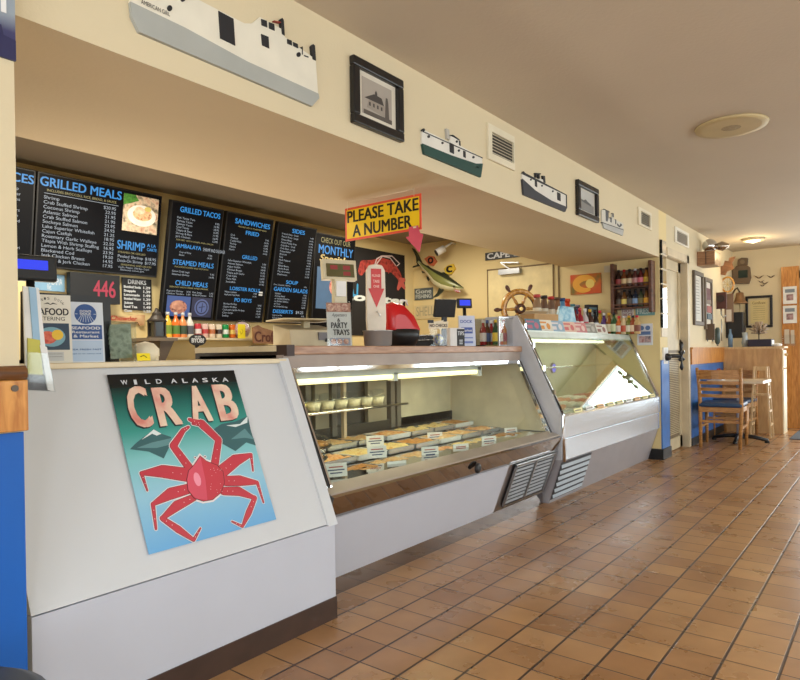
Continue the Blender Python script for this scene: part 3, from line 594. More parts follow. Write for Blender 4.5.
cutout('little pale grey ship cutout right of the small black photo frame', g4, [
 ([(205,325),(215,362),(322,405),(327,370),(300,364),(240,342)],0,1),
 ([(203,258),(222,254),(235,262),(236,300),(262,312),(262,280),(270,282),(272,312),(318,330),(326,338),(327,371),(300,366),(240,344),(204,327)],1,2),
 ([(203,328),(326,370),(326,374),(203,332)],2,0),([(224,258),(240,262),(240,300),(234,325),(226,320)],2,3),([(252,300),(258,303),(258,330),(252,327)],2,3),([(262,276),(270,278),(270,300),(264,298)],2,3),([(280,312),(284,314),(284,340),(280,338)],2,3),([(292,335),(304,350),(310,335),(318,345),(304,358),(290,345)],2,3),([(216,252),(246,268),(246,272),(216,256)],2,0)],
 [INK,flat(176,176,172),flat(206,202,190),flat(80,82,86)])

def picture_frame(label, M, w, h, fw, framem, matw, inner, nm='picture_frame', group=None, cat='picture'):
    T = thing(nm, label, cat, M, group)
    b = MB()
    for a,c in (((-w/2,-h/2,0),(w/2,-h/2+fw,.03)),((-w/2,h/2-fw,0),(w/2,h/2,.03)),((-w/2,-h/2+fw,0),(-w/2+fw,h/2-fw,.03)),((w/2-fw,-h/2+fw,0),(w/2,h/2-fw,.03))): b.box(a,c)
    b.build('frame', framem, T, bevel=min(.006,fw*.2))
    MB().box((-w/2+fw,-h/2+fw,.0),(w/2-fw,h/2-fw,.008)).build('mount', matw, T)
    inner(T, w/2-fw, h/2-fw); return T
BFRAME = flat(26,24,24,.3)
def church(T, a, b_):
    k = .78; w_,h_ = a*k, b_*k; b = MB(); b.poly([(-w_,-h_),(w_,-h_),(w_,h_),(-w_,h_)],.009,None,0)
    b.poly([(-w_*.9,-h_*.75),(w_,-h_*.75),(w_,-h_),(-w_*.9,-h_)],.0093,None,2)
    b.poly([(-w_*.7,-h_*.6),(w_*.5,-h_*.75),(w_*.5,-h_*.1),(-w_*.55,-h_*.1)],.0096,None,3); b.poly([(-w_*.85,-h_*.12),(w_*.45,-h_*.12),(w_*.3,h_*.25),(-w_*.2,h_*.3)],.0099,None,1)
    b.poly([(-w_*.15,h_*.2),(w_*.0,h_*.2),(w_*.0,h_*.42),(-w_*.08,h_*.55),(-w_*.15,h_*.42)],.01,None,1)
    b.poly([(w_*.5,-h_*.8),(w_*.8,-h_*.8),(w_*.75,h_*.15),(w_*.7,h_*.4),(w_*.58,h_*.4),(w_*.55,h_*.15)],.0102,None,2)
    for i in range(4): b.box((-w_*.55+i*w_*.26,-h_*.45,.0103),(-w_*.45+i*w_*.26,-h_*.25,.0106),1)
    b.build('photograph', [flat(168,158,146), flat(64,58,54), flat(88,80,72), flat(150,140,128)], T)
def harbour(T, a, b_):
    k = .85; w_,h_ = a*k, b_*k; b = MB(); b.poly([(-w_,-h_),(w_,-h_),(w_,h_),(-w_,h_)],.009,None,0); b.poly([(-w_,-h_),(w_,-h_),(w_,-h_*.2),(-w_*.3,0),(-w_,h_*.1)],.0095,None,1)
    b.poly([(-w_*.8,h_*.05),(-w_*.5,h_*.0),(-w_*.2,h_*.2),(w_*.1,h_*.05),(w_*.6,-h_*.1),(w_*.6,-h_*.3),(-w_*.8,-h_*.15)],.01,None,2); b.build('photograph', [flat(190,188,182), flat(128,126,122), flat(84,84,84)], T)
p0, p1 = aY(349,57,W), aY(400,142,W)
picture_frame('black framed old photo of a steepled house, right of the largest ship cutout', front((p0.x+p1.x)/2,W,2.305), .365, .30, .043, BFRAME, flat(216,208,190), church, group='black framed photos on the soffit')
picture_frame('small black framed photo of boats, right of the charcoal tug cutout', front(4.865,W,2.29), .42, .27, .045, BFRAME, flat(200,194,180), harbour, group='black framed photos on the soffit')

def vent(label, px0, py0, px1, py1, ix0, iy0, ix1, iy1, gg, mfr, dark):
    a,c = gg((px0,py0),(px1,py1)); i0,i1 = gg((ix0,iy0),(ix1,iy1))
    X0,X1,Y1,Y0 = a[0],c[0],a[1],c[1]; cx,cy = (X0+X1)/2,(Y0+Y1)/2
    u0,u1,v1,v0 = i0[0]-cx,i1[0]-cx,i0[1]-cy,i1[1]-cy; w_,h_ = (X1-X0)/2,(Y1-Y0)/2
    T = thing('air_vent', label, 'vent', front(cx,W,cy), 'vents on the soffit and corridor wall')
    b = MB()
    for q,r_ in (((-w_,-h_,0),(w_,v0,.015)),((-w_,v1,0),(w_,h_,.015)),((-w_,v0,0),(u0,v1,.015)),((u1,v0,0),(w_,v1,.015))): b.box(q,r_)
    b.build('frame', mfr, T); MB().box((u0,v0,0),(u1,v1,.002)).build('backing', dark, T)
    b = MB(); n = 7; st = (v1-v0)/n
    for k in range(n): b.quad3([(u0,v0+st*(k+.15),.014),(u1,v0+st*(k+.15),.014),(u1,v0+st*(k+.75),.005),(u0,v0+st*(k+.75),.005)])
    b.build('slats', mfr, T)
VW = flat(222,212,186)
vent('larger square slatted vent between the green ship and the charcoal tug',380,65,515,305,400,110,510,270,g2,VW,flat(70,64,56))
vent('small slatted vent right of the pale grey ship cutout',412,238,488,375,426,262,480,362,g4,VW,flat(70,64,56))
vent('white return vent high on the wall above the corridor door',622,350,702,478,632,372,694,466,g4,flat(228,222,206),flat(120,110,98))

# hanging sign
sx = 2.95; a,c = aX(345,209,sx), aX(421,193,sx); a2,c2_ = aX(346,243,sx), aX(420,228,sx)
cy_,cz_ = (a.y+c.y)/2, (a.z+a2.z+c.z+c2_.z)/4; w_,h_ = abs(a.y-c.y)/2, (a.z-a2.z+c.z-c2_.z)/4
T = thing('hanging_sign', 'yellow and black please take a number sign hanging from the soffit', 'sign', endw(sx,cy_,cz_))
MB().box((-w_,-h_,-.004),(w_,h_,.0),0).box((-w_+.014,-h_+.014,.0),(w_-.014,h_-.014,.0008),1).build('board', [flat(226,84,56), flat(240,200,20)], T)
MB().text('PLEASE TAKE',-w_+.022,.010,w_-.02,h_-.022,.0015,0,.03).text('A NUMBER',-w_+.065,-h_+.022,w_-.07,-.010,.0015,0,.03).build('lettering', flat(24,22,18), T)
b = MB()
for x in (-w_+.02,w_-.05): b.tube([(x,h_-.01,0),(x,SB-cz_,.0)],.0015,5)
b.tube([(-w_+.02,SB-cz_-.012,0),(w_-.05,SB-cz_-.012,0)],.0022,5); b.build('hooks', CREAM, T)
gg = Z(endw(sx,0,0), 300,170,732/140.)
pts = gg((565,305),(600,308),(628,292),(632,330),(648,335),(628,432),(585,400),(556,352),(572,350))
T = thing('paper_arrow', 'pink cardboard arrow pointing down, taped under the yellow hanging sign', 'arrow', endw(sx,0,0,.003)); 
MB().poly(gg((572,300),(620,290),(632,330),(648,338),(628,432),(556,352),(574,348)),.003,.005).build('arrow_sheet', flat(214,84,104), T)
MB().poly(gg((596,297),(612,294),(612,304),(596,306)),.005,.0056).build('tape', CREAM, T)

# ------------------------------------------------------------------ menu screens on the back wall
def screen(label, X0, X1, Zb, Zt, yb, yt, nm='menu_screen', cat='screen', group='menu screens on the back wall'):
    v = Vector((0, yt-yb, Zt-Zb)); M = frameM(((X0+X1)/2,(yb+yt)/2,(Zb+Zt)/2),(1,0,0),v); h = v.length; w_ = X1-X0
    T = thing(nm, label, cat, M, group)
    MB().box((-w_/2,-h/2,-.05),(w_/2,h/2,0)).build('bezel', BLACK, T, bevel=.004)
    MB().box((-.06,-.1,-.10),(.06,.1,-.05)).build('wall_bracket', BLACK, T)
    return T, w_, h
def menu_text(T, W_, H_, items):           # items: (kind, text, price, u0, u1, v_top, height) in screen fractions from the top left
    b = MB(); b.poly([(-W_/2+.012,-H_/2+.014),(W_/2-.012,-H_/2+.014),(W_/2-.012,H_/2-.012),(-W_/2+.012,H_/2-.012)],.001,None,3)
    for kind,txt,pr,u0,u1,vt,hh in items:
        x0,x1 = -W_/2+u0*W_, -W_/2+u1*W_; y1 = H_/2-vt*H_; y0 = y1-hh*H_
        m = {'h':0,'t':1,'y':2}[kind]
        if kind == 'h': b.text(txt,x0,y0,x1,y1,.003,0,.022)
        elif kind == 'y': b.text(txt,x0,y0,x1,y1,.003,2,.0)
        else:
            b.text(txt,x0,y0,x1-.12*W_*(1 if pr else 0),y1,.003,1,.012,keep=1.15)
            if pr: b.text(pr,x1-.1*W_,y0,x1,y1,.003,1,.012,align='R',keep=1.15)
    return b.build('display', [HEAD,MTXT,MYEL,SCRN], T)
T,w_,h_ = screen('wide menu screen headed grilled meals with a food photo', 2.045,3.03,1.80,2.475,4.965,4.86)
L_ = ['Shrimp','Crab Stuffed Shrimp','Coconut Shrimp','Atlantic Salmon','Crab Stuffed Salmon','Sockeye Salmon','Lake Superior Whitefish','Cajun Catfish','Rosemary Garlic Walleye','Tilapia With Shrimp Stuffing','Lemon & Herb Scallops','Blackened Cod','Jerk Chicken Breast','Shrimp & Jerk Chicken']
P_ = ['$20.95','22.95','21.95','21.95','23.95','24.95','21.25','18.95','22.50','16.95','23.95','19.50','14.95','17.95']
it = [('h','GRILLED MEALS','',.02,.64,.045,.095),('y','INCLUDES BROCCOLI, RICE, BREAD, & SAUCE','',.07,.6,.165,.03)]
it += [('t',a_,b_,.05,.6,.235+i*.051,.036) for i,(a_,b_) in enumerate(zip(L_,P_))]
it += [('h','SHRIMP','',.63,.87,.60,.10),('h','A LA','',.89,.97,.60,.035),('h','CARTE','',.89,.98,.65,.035),('y','STEAMED OR GRILLED','',.64,.88,.725,.022),('t','Peeled Shrimp','$18.95',.64,.98,.765,.035),('t','Deck-On Shrimp','$17.95',.64,.98,.815,.035),('y','SEASONING AND SAUCES','',.67,.94,.87,.02),('t','Garlic, Pepper, Old Bay, Cajun','',.65,1.08,.90,.02),('t','Blackened, Lemon, Jerk','',.67,1.05,.93,.02)]
menu_text(T,w_,h_,it)
b = MB(); b.box((-w_/2+.05*w_,h_/2-.215*h_,.002),(-w_/2+.62*w_,h_/2-.21*h_,.0025),0); b.build('rule', MTXT, T)
X0,X1,Y1,Y0 = -w_/2+.66*w_, w_/2-.03*w_, h_/2-.05*h_, h_/2-.48*h_
b = MB(); b.poly([(X0,Y0),(X1,Y0),(X1,Y1),(X0,Y1)],.002,None,0); cx,cy = (X0+X1)/2,(Y0+Y1)/2
b.disc(cx+.01,cy-.01,.125,.0024,1,28,.085); b.disc(cx+.015,cy,.085,.0028,2,20,.05); b.disc(cx-.01,cy+.03,.045,.0032,3,14,.03)
b.poly([(X0,Y1),(X0+.1,Y1),(X0+.13,Y1-.04),(X0+.06,Y1-.07),(X0,Y1-.09)],.003,None,4); b.disc(cx+.06,cy+.05,.03,.0034,5,14,.02)
b.build('food_photo', [blotch('fp0',[C(60,60,40),C(214,190,160),C(170,110,80)],16,.5,0,emit=.4), blotch('fp1',[C(220,214,200),C(244,240,226)],14,.5,0,emit=.4), blotch('fp2',[C(214,140,100),C(240,200,150),C(160,80,50)],30,.5,0,emit=.4), blotch('fp3',[C(230,180,140),C(240,220,190)],30,.5,0,emit=.4), blotch('fp4',[C(30,90,30),C(90,150,60)],30,.5,0,emit=.4), flat(240,226,130)], T)
T,w_,h_ = screen('wide menu screen at the far left edge, mostly hidden by the pillar', 1.03,2.035,1.80,2.475,4.965,4.86)
it = [('h','PRICES','',.72,.985,.06,.09)]+[('t',s_,'',.80,.985,.2+i*.055,.03) for i,s_ in enumerate(['Shrimp','Snapper','Scallops','Crab','Oysters','Salmon','Breaded','Jerk','Cajun','Garlic','Clams','Calamari','Mussels'])]
menu_text(T,w_,h_,it)
def portrait(label, X0, X1, its): 
    T,w_,h_ = screen(label, X0, X1, 1.452, 2.438, 4.965, 4.765); menu_text(T,w_,h_,its); return T,w_,h_
def rows(names, v, st, hh, u0=.12, u1=.93, prs=None): return [('t',n,(prs[i] if prs else '%d.95'%(9+(i*5)%9)),u0,u1,v+i*st,hh) for i,n in enumerate(names)]
T,w_,h_ = portrait('tall menu screen headed grilled tacos with blue badge picture at the bottom', 3.06,3.583,
 [('h','GRILLED TACOS','',.16,.93,.04,.045)]+rows(['Fish Tacos Two','Shrimp Tacos','Salmon Tacos','Cod Tacos','Tilapia & Slaw','Shrimp & Rice','Jerk Chicken'],.125,.026,.017)+[('y','SERVED WITH CHIPS AND SALSA','',.14,.85,.312,.012),
 ('h','JAMBALAYA','',.14,.62,.35,.042),('t','SHRIMP AND SAUSAGE','',.66,1.1,.355,.03)]+rows(['Cup of Rice','Bowl'],.41,.024,.015,.22,.85)+
 [('h','STEAMED MEALS','',.12,.9,.485,.042),('y','INCLUDES CORN AND POTATO','',.16,.8,.538,.013)]+rows(['Snow Crab Legs','Steamed Shrimp'],.575,.026,.016)+[('h','CHILD MEALS','',.2,.82,.66,.042),('y','SERVED WITH FRIES AND DRINK','',.1,.84,.712,.013),
 ('t','Popcorn Shrimp','5.95',.06,.5,.745,.015),('t','Chicken Tenders','5.95',.06,.5,.768,.015),('t','Fish Strips','5.95',.54,.95,.745,.015),('t','Grilled Cheese','4.95',.54,.95,.768,.015)])
b = MB(); f = lambda u,v: (-w_/2+u*w_, h_/2-v*h_)
b.poly([f(.08,.97),f(.52,.97),f(.52,.795),f(.08,.795)],.002,None,0); b.poly([f(.55,.97),f(.95,.97),f(.95,.795),f(.55,.795)],.002,None,1)
q = f(.3,.89); b.disc(q[0],q[1],.085,.0024,2,16,.06); b.disc(q[0]-.01,q[1]+.015,.06,.0028,3,14,.04); q = f(.75,.883); b.disc(q[0],q[1],.075,.0024,4,24,.075); b.disc(q[0],q[1],.062,.0028,1,24); b.disc(q[0],q[1],.05,.0032,4,20)
b.tube([(q[0]-.03,q[1],.004),(q[0]+.03,q[1]+.01,.004)],.004,5,1); b.tube([(q[0],q[1]-.04,.004),(q[0]+.005,q[1]+.04,.004)],.004,5,1)
b.build('pictures', [glow('pic_blue',C(70,110,190),.6), glow('pic_navy',C(24,34,90),.5), blotch('burger',[C(120,60,50),C(190,130,110),C(80,40,40)],30,.5,0,emit=.3), blotch('bun',[C(170,110,90),C(210,160,130)],20,.5,0,emit=.3), glow('badge',C(110,130,190),.6)], T)
T,w_,h_ = portrait('tall menu screen headed sandwiches, with two small white stickers', 3.615,4.165,
 [('h','SANDWICHES','',.18,.92,.05,.045),('y','SERVED ON A TOASTED BUN','',.25,.85,.112,.012),('h','FRIED','',.42,.7,.145,.035)]+rows(['Cod','Walleye','Catfish Filet','Shrimp','Oyster','Perch'],.195,.026,.016)+[('h','GRILLED','',.4,.72,.37,.035)]+
 rows(['Lake Superior Whitefish','Atlantic Salmon','Cajun Catfish','Chicken Breast','Tilapia with Garlic','Crab Cake','Tuna Melt','Swordfish'],.425,.028,.017)+[('h','LOBSTER ROLLS','',.22,.86,.672,.032)]+rows(['Maine Lobster','Half and Half Roll'],.715,.026,.015,.12,.8)+[('h','PO BOYS','',.34,.7,.775,.035)]+rows(['Shrimp Po Boy','Oyster Po Boy','Cod and Catfish Po Boy','Clam Strips','Scallop'],.825,.028,.016))
b = MB()
for v in (.705,.728): x,y = f(.88,v); b.box((x-.02,y-.008,.003),(x+.025,y+.008,.005))
b.build('stickers', PAPER, T)
T,w_,h_ = portrait('tall menu screen headed sides, soup, garden salads and desserts', 4.22,4.75,
 [('h','SIDES','',.36,.68,.045,.04)]+rows(['French Fries - Small','French Fries - Large','Onion Rings','Sweet Potato Fries','Cole Slaw - Small','Cole Slaw - Large','Potato Salad','Broccoli','Rice','Hush Puppies','Corn','Baked Beans','Garlic Bread','Mac & Cheese','Mushrooms'],.10,.0285,.017)+[('h','SOUP','',.36,.66,.56,.035)]+rows(['Clam Chowder, Gumbo'],.605,.02,.014,.06,.9)+[('h','GARDEN SALADS','',.08,.94,.635,.04)]+
 rows(['Garden','Shrimp Salad','w/ Grilled Chicken','w/ Grilled Salmon','w/ Tuna','w/ Grilled Shrimp'],.69,.026,.016)+[('h','DESSERTS','',.12,.62,.86,.035),('t','$4.25','',.7,1.0,.862,.03)]+rows(['Key Lime Pie','Carrot Cake'],.91,.026,.015))
T,w_,h_ = screen('dark poster reading check out our monthly specials, behind the scale display', 4.855,5.50,1.42,2.442,4.985,4.90,'specials_poster','poster','')
T.pop('group',None) if 'group' in T else None
menu_text(T,w_,h_,[('y','CHECK OUT OUR','',.14,.86,.04,.055)])
b = MB(); b.text('MONTHLY',-w_/2+.06,h_/2-.21*h_,w_/2-.04,h_/2-.12*h_,.003,0,.022).text('Specials',-w_/2+.08,h_/2-.31*h_,w_/2-.12,h_/2-.22*h_,.003,1,.03,shear=.25); b.box((-w_/2+.05,-.3,.002),(-.03,.15,.003),2); b.disc(.12,.1,.1,.003,3,14); b.disc(.02,-.05,.1,.0032,3,14)
b.build('poster_art', [HEAD,flat(220,196,130),glow('ice_blue',C(110,160,200),.5),blotch('steak',[C(150,60,60),C(220,150,130),C(100,40,40)],20,.5,0,emit=.2)], T)
# lobster board
gl = Z(front(0,YK-.05,0), 380,240,10); gk = Z(front(0,YK-.05,0), 300,170,732/140.)
a = gk((275,395)); c = gk((575,440)); X0,X1 = 5.52,6.60; Z1 = 2.40; Z0 = 1.35
T = thing('lobster_board', 'black wall board painted with a red lobster, behind the ticket dispenser', 'sign', front(0,YK-.012,0))
MB().poly([(X0,Z0),(X1,Z0),(X1,Z1),(X0,Z1)],-.01,.0).build('board', paint('board_black',C(24,22,24),.7), T)
b = MB(); gk = Z(front(0,YK-.012,0), 300,170,732/140.)
b.limb(gk((318,530),(330,500),(380,505),(430,495),(480,505),(515,550),(530,590)),[.10,.13,.16,.17,.15,.11,.06],.002,0)
b.limb(gk((525,580),(545,575)),[.09,.05],.003,1); b.limb(gk((525,590),(512,620)),[.09,.05],.003,1); b.limb(gk((530,590),(545,615)),[.09,.05],.0032,1)
for x_ in (335,370,400,440,470): b.limb(gk((x_,515),(x_-8,540)),[.03,.012],.0025,0)
b.limb(gk((390,495),(400,465),(425,450),(470,460),(500,500)),[.018,.016,.014,.012,.01],.0035,2); b.limb(gk((400,490),(430,450),(480,450),(520,490),(505,502)),[.018,.016,.014,.012,.01],.0037,2)
b.limb(gk((270,590),(276,650)),[.035,.035],.003,3); b.limb(gk((276,655),(300,660)),[.035,.035],.003,3); b.limb(gk((298,655),(300,600)),[.03,.03],.003,3)
b.build('lobster_picture', [blotch('lob',[C(120,28,28),C(180,66,56),C(90,18,20)],14,.6,0), flat(196,90,80), flat(220,200,200), flat(60,150,200)], T)
b = MB(); q = gk((300,660),(375,600),(470,665),(560,650)); b.text('Lobster',q[0][0]-.25,q[0][1]-.05,q[3][0],q[1][1]-.12,.004,0,.03,shear=.2); b.build('lettering', flat(220,226,220), T)

# items on the back wall
def panel(nm, label, cat, M, w_, h_, m, th=.01, group=None): T = thing(nm,label,cat,M,group); MB().box((-w_/2,-h_/2,0),(w_/2,h_/2,th)).build('board', m, T, bevel=.002); return T
a,c = aY(28,272,5.03),aY(65,292,5.03); w_,h_ = c.x-a.x,a.z-c.z; T = panel('tilapia_sign','light blue sign reading tilapia on the wall under the grilled meals screen','sign',front((a.x+c.x)/2,YK-.01,(a.z+c.z)/2),w_,h_,flat(120,160,190))
b = MB(); b.text('TILAPIA',-w_/2+.14,h_/2-.08,w_/2-.02,h_/2-.03,.011,0,.0).text('fillet',.0,-h_/2+.01,w_/2-.1,-.01,.011,0,.0); b.build('lettering', WHITE, T)
a,c = aY(67,272,4.98),aY(117,305,4.98); w_,h_ = c.x-a.x,a.z-c.z; T = panel('number_display','black now serving display with red digits on the back wall','display',front((a.x+c.x)/2,YK-.06,(a.z+c.z)/2),w_,h_,BLACK,.06)
MB().text('446',-.02,-h_/2+.05,w_/2-.04,h_/2-.05,.062,0,.02).build('digits', glow('led_red',(.75,.02,.08),.8), T)
a,c = aY(122,277,5.03),aY(152,311,5.03); w_,h_ = c.x-a.x,a.z-c.z; T = panel('drinks_menu','small black and white drinks list on the back wall','sign',front((a.x+c.x)/2,YK-.01,(a.z+c.z)/2),w_,h_,BLACK)
b = MB(); b.text('DRINKS',-.08,h_/2-.05,.08,h_/2-.015,.011,0,.03)
for i,s_ in enumerate(['Bottled Soda','Snapple','Lemonade','Bottled Water','Juices','Iced Tea','Cans']): y = h_/2-.085-i*.033; b.text(s_,-w_/2+.015,y,w_/2-.1,y+.02,.011,0,.04,keep=1.2); b.text('1.%d9'%(i%3+2),w_/2-.075,y,w_/2-.015,y+.02,.011,0,.04)
b.build('lettering', WHITE, T)
g_ = Z(front(0,YK-.01,0),100,280,800/120.)
T = thing('driftwood_sign','pale driftwood sign with painted red lettering behind the tip box','sign',front(0,YK-.02,0))
MB().poly(g_((52,230),(110,240),(180,245),(240,232),(290,235),(285,300),(255,305),(240,280),(160,285),(90,275),(50,268)),0,.015).build('plank', blotch('drift',[C(170,120,80),C(226,196,150)],9,.7,.2), T)
b = MB(); q = g_((60,268),(235,245)); b.text('Chowder',q[0][0],q[0][1]+.0,q[1][0],q[1][1],.017,0,.03,shear=.2); b.build('lettering', flat(180,60,40), T)

# drink shelf
yz = 4.85; a,c = aY(158,338,yz),aY(262,338,yz)
zs = 1.29
T = thing('drink_shelf','cream wall shelf holding the row of bottles and cans','shelf',(3.55,4.9,zs)); MB().box((-.62,-.14,-.02),(.72,.15,0)).build('board', CREAM, T, bevel=.003); b = MB()
for x in (-.5,.55): b.prismX([(.14,-.22),(.14,-.02),(-.1,-.02)],x,x+.03)
b.build('bracket', flat(200,180,140), T)
MB().box((2.9,4.5,0),(4.35,YK-.01,1.02)).build('back_counter', paint('tan_cabinet',C(196,176,130),.5)) 
tag(bpy.data.objects['back_counter'],'tan back counter under the drink shelf','cabinet')
def bottle(label, M, h, r, liquid, cap, lab, group, nm='bottle', cat='bottle', can=False, neck=.45, opaque=None):
    T = thing(nm,label,cat,M,group)
    if can:
        MB().lathe([(r*.8,0),(r,.008),(r,h-.012),(r*.82,h)],(0,0,0),14).build('can_body', liquid, T); MB().lathe([(r*.78,h-.001),(r*.78,h+.001)],(0,0,0),14).build('lid', CHROME, T)
        MB().lathe([(r*1.01,h*.3),(r*1.01,h*.62)],(0,0,0),14,caps=False).build('label_band', lab, T); return T
    MB().lathe([(r*.9,0),(r,.01),(r,h*.55),(r*.85,h*.64),(r*neck*.85,h*.78),(r*neck*.8,h*.9)],(0,0,0),14).build('glass_body', liquid, T)
    MB().lathe([(r*neck,h*.88),(r*neck,h)],(0,0,0),12).build('cap', cap, T); MB().lathe([(r*1.02,h*.14),(r*1.02,h*.48)],(0,0,0),14,caps=False).build('label_band', lab, T); return T
bt = [(168,'lemon yellow'),(176,'orange'),(183,'orange and white'),(190,'clear white')]
lq = [flat(240,190,60,.2),flat(240,120,50,.2),flat(236,150,90,.2),flat(230,226,216,.2)]
for i,(x_,d) in enumerate(bt): p = aY(x_,336,4.84); bottle('%s juice bottle with pale cap, %s of four on the drink shelf'%(d,['first','second','third','last'][i]),(p.x,4.84,zs),.215,.034,lq[i],WHITE,[flat(120,150,60),flat(90,130,60),flat(60,80,60),flat(90,90,100)][i],'drinks on the wall shelf')
cans = [('red',(200,60,70)),('pink and white',(226,190,180)),('cream',(236,214,190)),('white and gold',(226,214,190)),('bright green',(20,150,80)),('orange',(236,120,40)),('dark pink',(190,70,90))]
for i,(d,c_) in enumerate(cans): p = aY(198+i*6.9,338,4.84); bottle('%s soda can on the wall shelf, %s from the left'%(d,ORD[i]),(p.x,4.84,zs),.125,.031,flat(*c_,.25),None,[flat(230,220,220,.3),flat(190,60,60,.3),flat(190,110,60,.3),flat(60,40,30,.3),flat(230,240,230,.3),flat(250,220,120,.3),flat(230,200,210,.3)][i],'drinks on the wall shelf','soda_can','can',True)
p = aY(242,338,4.7); T = thing('candy_jar','round clear jar of red and white peppermints at the drink shelf end','jar',(p.x+.08,4.8,zs)); MB().ball((0,0,.085),.085,sc=(1,1,1),n=18,k=12).build('jar', CLEAR, T); MB().ball((0,0,.08),.075,n=16,k=10).build('candy', blotch('pepper',[C(200,30,40),C(240,230,230),C(200,30,40)],60,.3,.3), T)
T = panel('price_note','yellow paper note hanging in front of the peppermint jar','note',front(p.x-.0,4.705,zs+.06),.085,.13,flat(246,226,30),.002); MB().tube([(0,.02,.003),(.015,.0,.003),(-.01,-.03,.003),(-.015,.0,.003)],.0015,5).build('pen_marks', flat(150,130,20), T)
p = aY(198,340,4.7); T = thing('speech_bubble_sign','black speech bubble sign with white lettering hanging on the drink shelf edge','sign',front(p.x,4.708,p.z)); MB().disc(0,0,.085,0,0,24,.05,z1=.006).poly([(-.03,-.04),(.02,-.045),(-.02,-.075)],0,.006,0).build('bubble', BLACK, T); MB().text('BYOB?',-.06,-.022,.06,.015,.007,0,.06).text('we are',-.03,.02,.03,.035,.007,0,.03).build('lettering', WHITE, T)
# lantern on a stone corbel
p = aY(157,338,4.6); T = thing('lantern','small dark metal pagoda lantern on a bracket left of the juice bottles','lantern',(p.x,4.6,p.z))
DM = flat(60,52,46,.5)
MB().box((-.055,-.055,0),(.055,.055,.012)).build('base', DM, T)
b = MB(); [b.box((x-.006,y-.006,.01),(x+.006,y+.006,.13)) for x in (-.045,.045) for y in (-.045,.045)]; b.box((-.04,-.04,.012),(.04,.04,.125),1); b.build('cage', [DM,flat(30,34,36,.2)], T)
MB().lathe([(.085,.13),(.05,.16),(.035,.185),(.04,.19),(.018,.21),(.01,.235)],(0,0,0),8).build('roof', DM, T)
T = thing('corbel_shelf','short wedge shaped dark shelf bracket holding the lantern','shelf',(p.x,4.6,p.z)); MB().box((-.12,-.1,-.025),(.12,.45,0)).build('slab', flat(120,106,88), T); b = MB(); b.T = Matrix.Rotation(PI/2,4,'X'); b.poly([(-.02,-.025),(.1,-.025),(.0,-.22),(-.03,-.22)],-.08,.08).build('bracket', flat(96,84,72), T)

# ------------------------------------------------------------------ on counter one
CT = 1.108
def leaf_stack(nm, label, M, w_, h_, n, art, group=None, cat='brochure'):
    T = thing(nm,label,cat,M,group); b = MB()
    for i in range(n): b.box((-w_/2+random.uniform(-.002,.002),random.uniform(-.002,.003),-.002-i*.0022),(w_/2,h_,-.0008-i*.0022))
    b.build('leaflets', PAPER, T); art(T,w_,h_); return T
def art_cater(T,w_,h_):
    b = MB(); b.box((-w_/2,0,0),(w_/2,h_,.0006),0); b.box((-w_/2+.008,h_*.19,.0008),(w_/2-.008,h_*.58,.0012),1); b.disc(0,h_*.38,.042,.0016,2,22,.034); b.disc(-.012,h_*.37,.028,.002,3,14,.022); b.disc(.018,h_*.41,.018,.0022,4,12); b.box((-.035,h_*.03,.001),(.035,h_*.16,.0013),5)
    b.limb([(-.02,h_*.86),(-.008,h_*.875),(0,h_*.855),(.008,h_*.875),(.02,h_*.86)],[.001,.004,.002,.004,.001],.0012,6)
    b.build('cover', [flat(226,224,214),flat(44,66,90),flat(120,170,190),blotch('shrimpred',[C(190,50,40),C(230,120,80)],60,.4,0),flat(240,200,60),flat(200,204,206),INK], T)
    b = MB(); b.text('SEAFOOD',-w_/2+.003,h_*.70,w_/2-.008,h_*.80,.0012,0,.03).text('CATERING',-w_/2+.012,h_*.62,w_/2-.02,h_*.675,.0012,0,.0)
    for i,ch in enumerate("DON'S DOCK"):
        if ch != ' ': t = PI*(.86-.72*i/9); x,y = .043*math.cos(t), h_*.80+.03*math.sin(t); b.text(ch,x-.003,y,x+.003,y+.009,.0012,0,.0)
    b.text('seafood trays for parties',-.03,h_*.12,.03,h_*.14,.0016,0).text('platters and boils',-.03,h_*.08,.03,h_*.10,.0016,0); b.build('lettering', INK, T)
def art_dock(T,w_,h_):
    b = MB(); b.box((-w_/2,0,0),(w_/2,h_,.0006),0); b.disc(0,h_*.80,.036,.001,1,26); b.limb([(-.034,h_*.80),(.034,h_*.80)],[.0015,.0015],.0014,2); b.box((-.026,h_*.79,.0013),(.026,h_*.87,.0016),1)
    for k in range(-3,4): b.limb([(k*.004,h_*.795),(k*.0095,h_*.67)],[.0012,.0012],.0014,2)
    b.box((-w_/2+.004,h_*.38,.001),(w_/2-.006,h_*.62,.0013),1); b.box((-w_/2+.004,h_*.02,.001),(w_/2-.006,h_*.36,.0012),3)
    b.build('cover', [flat(206,214,224),flat(40,78,140),flat(220,228,236),flat(176,196,220)], T)
    b = MB(); b.text("DON'S",-.018,h_*.83,.018,h_*.865,.002,1,.03).text('DOCK',-.018,h_*.79,.018,h_*.822,.002,1,.03).text('SEAFOOD',-w_/2+.01,h_*.545,w_/2-.012,h_*.59,.0016,1,.03).text('Restaurant',-w_/2+.012,h_*.48,w_/2-.014,h_*.52,.0016,1,.02).text('& Market',-w_/2+.016,h_*.41,w_/2-.018,h_*.455,.0016,1,.02).text('SEA FRESH FAST',-w_/2+.008,h_*.20,w_/2-.01,h_*.225,.0016,0,.02).text('eat in or carry out',-w_/2+.01,h_*.13,w_/2-.012,h_*.15,.0016,0,.02)
    b.build('lettering', [flat(40,78,140),WHITE], T)
pa,pb = aY(38,361,2.24),aY(72,361,2.24)
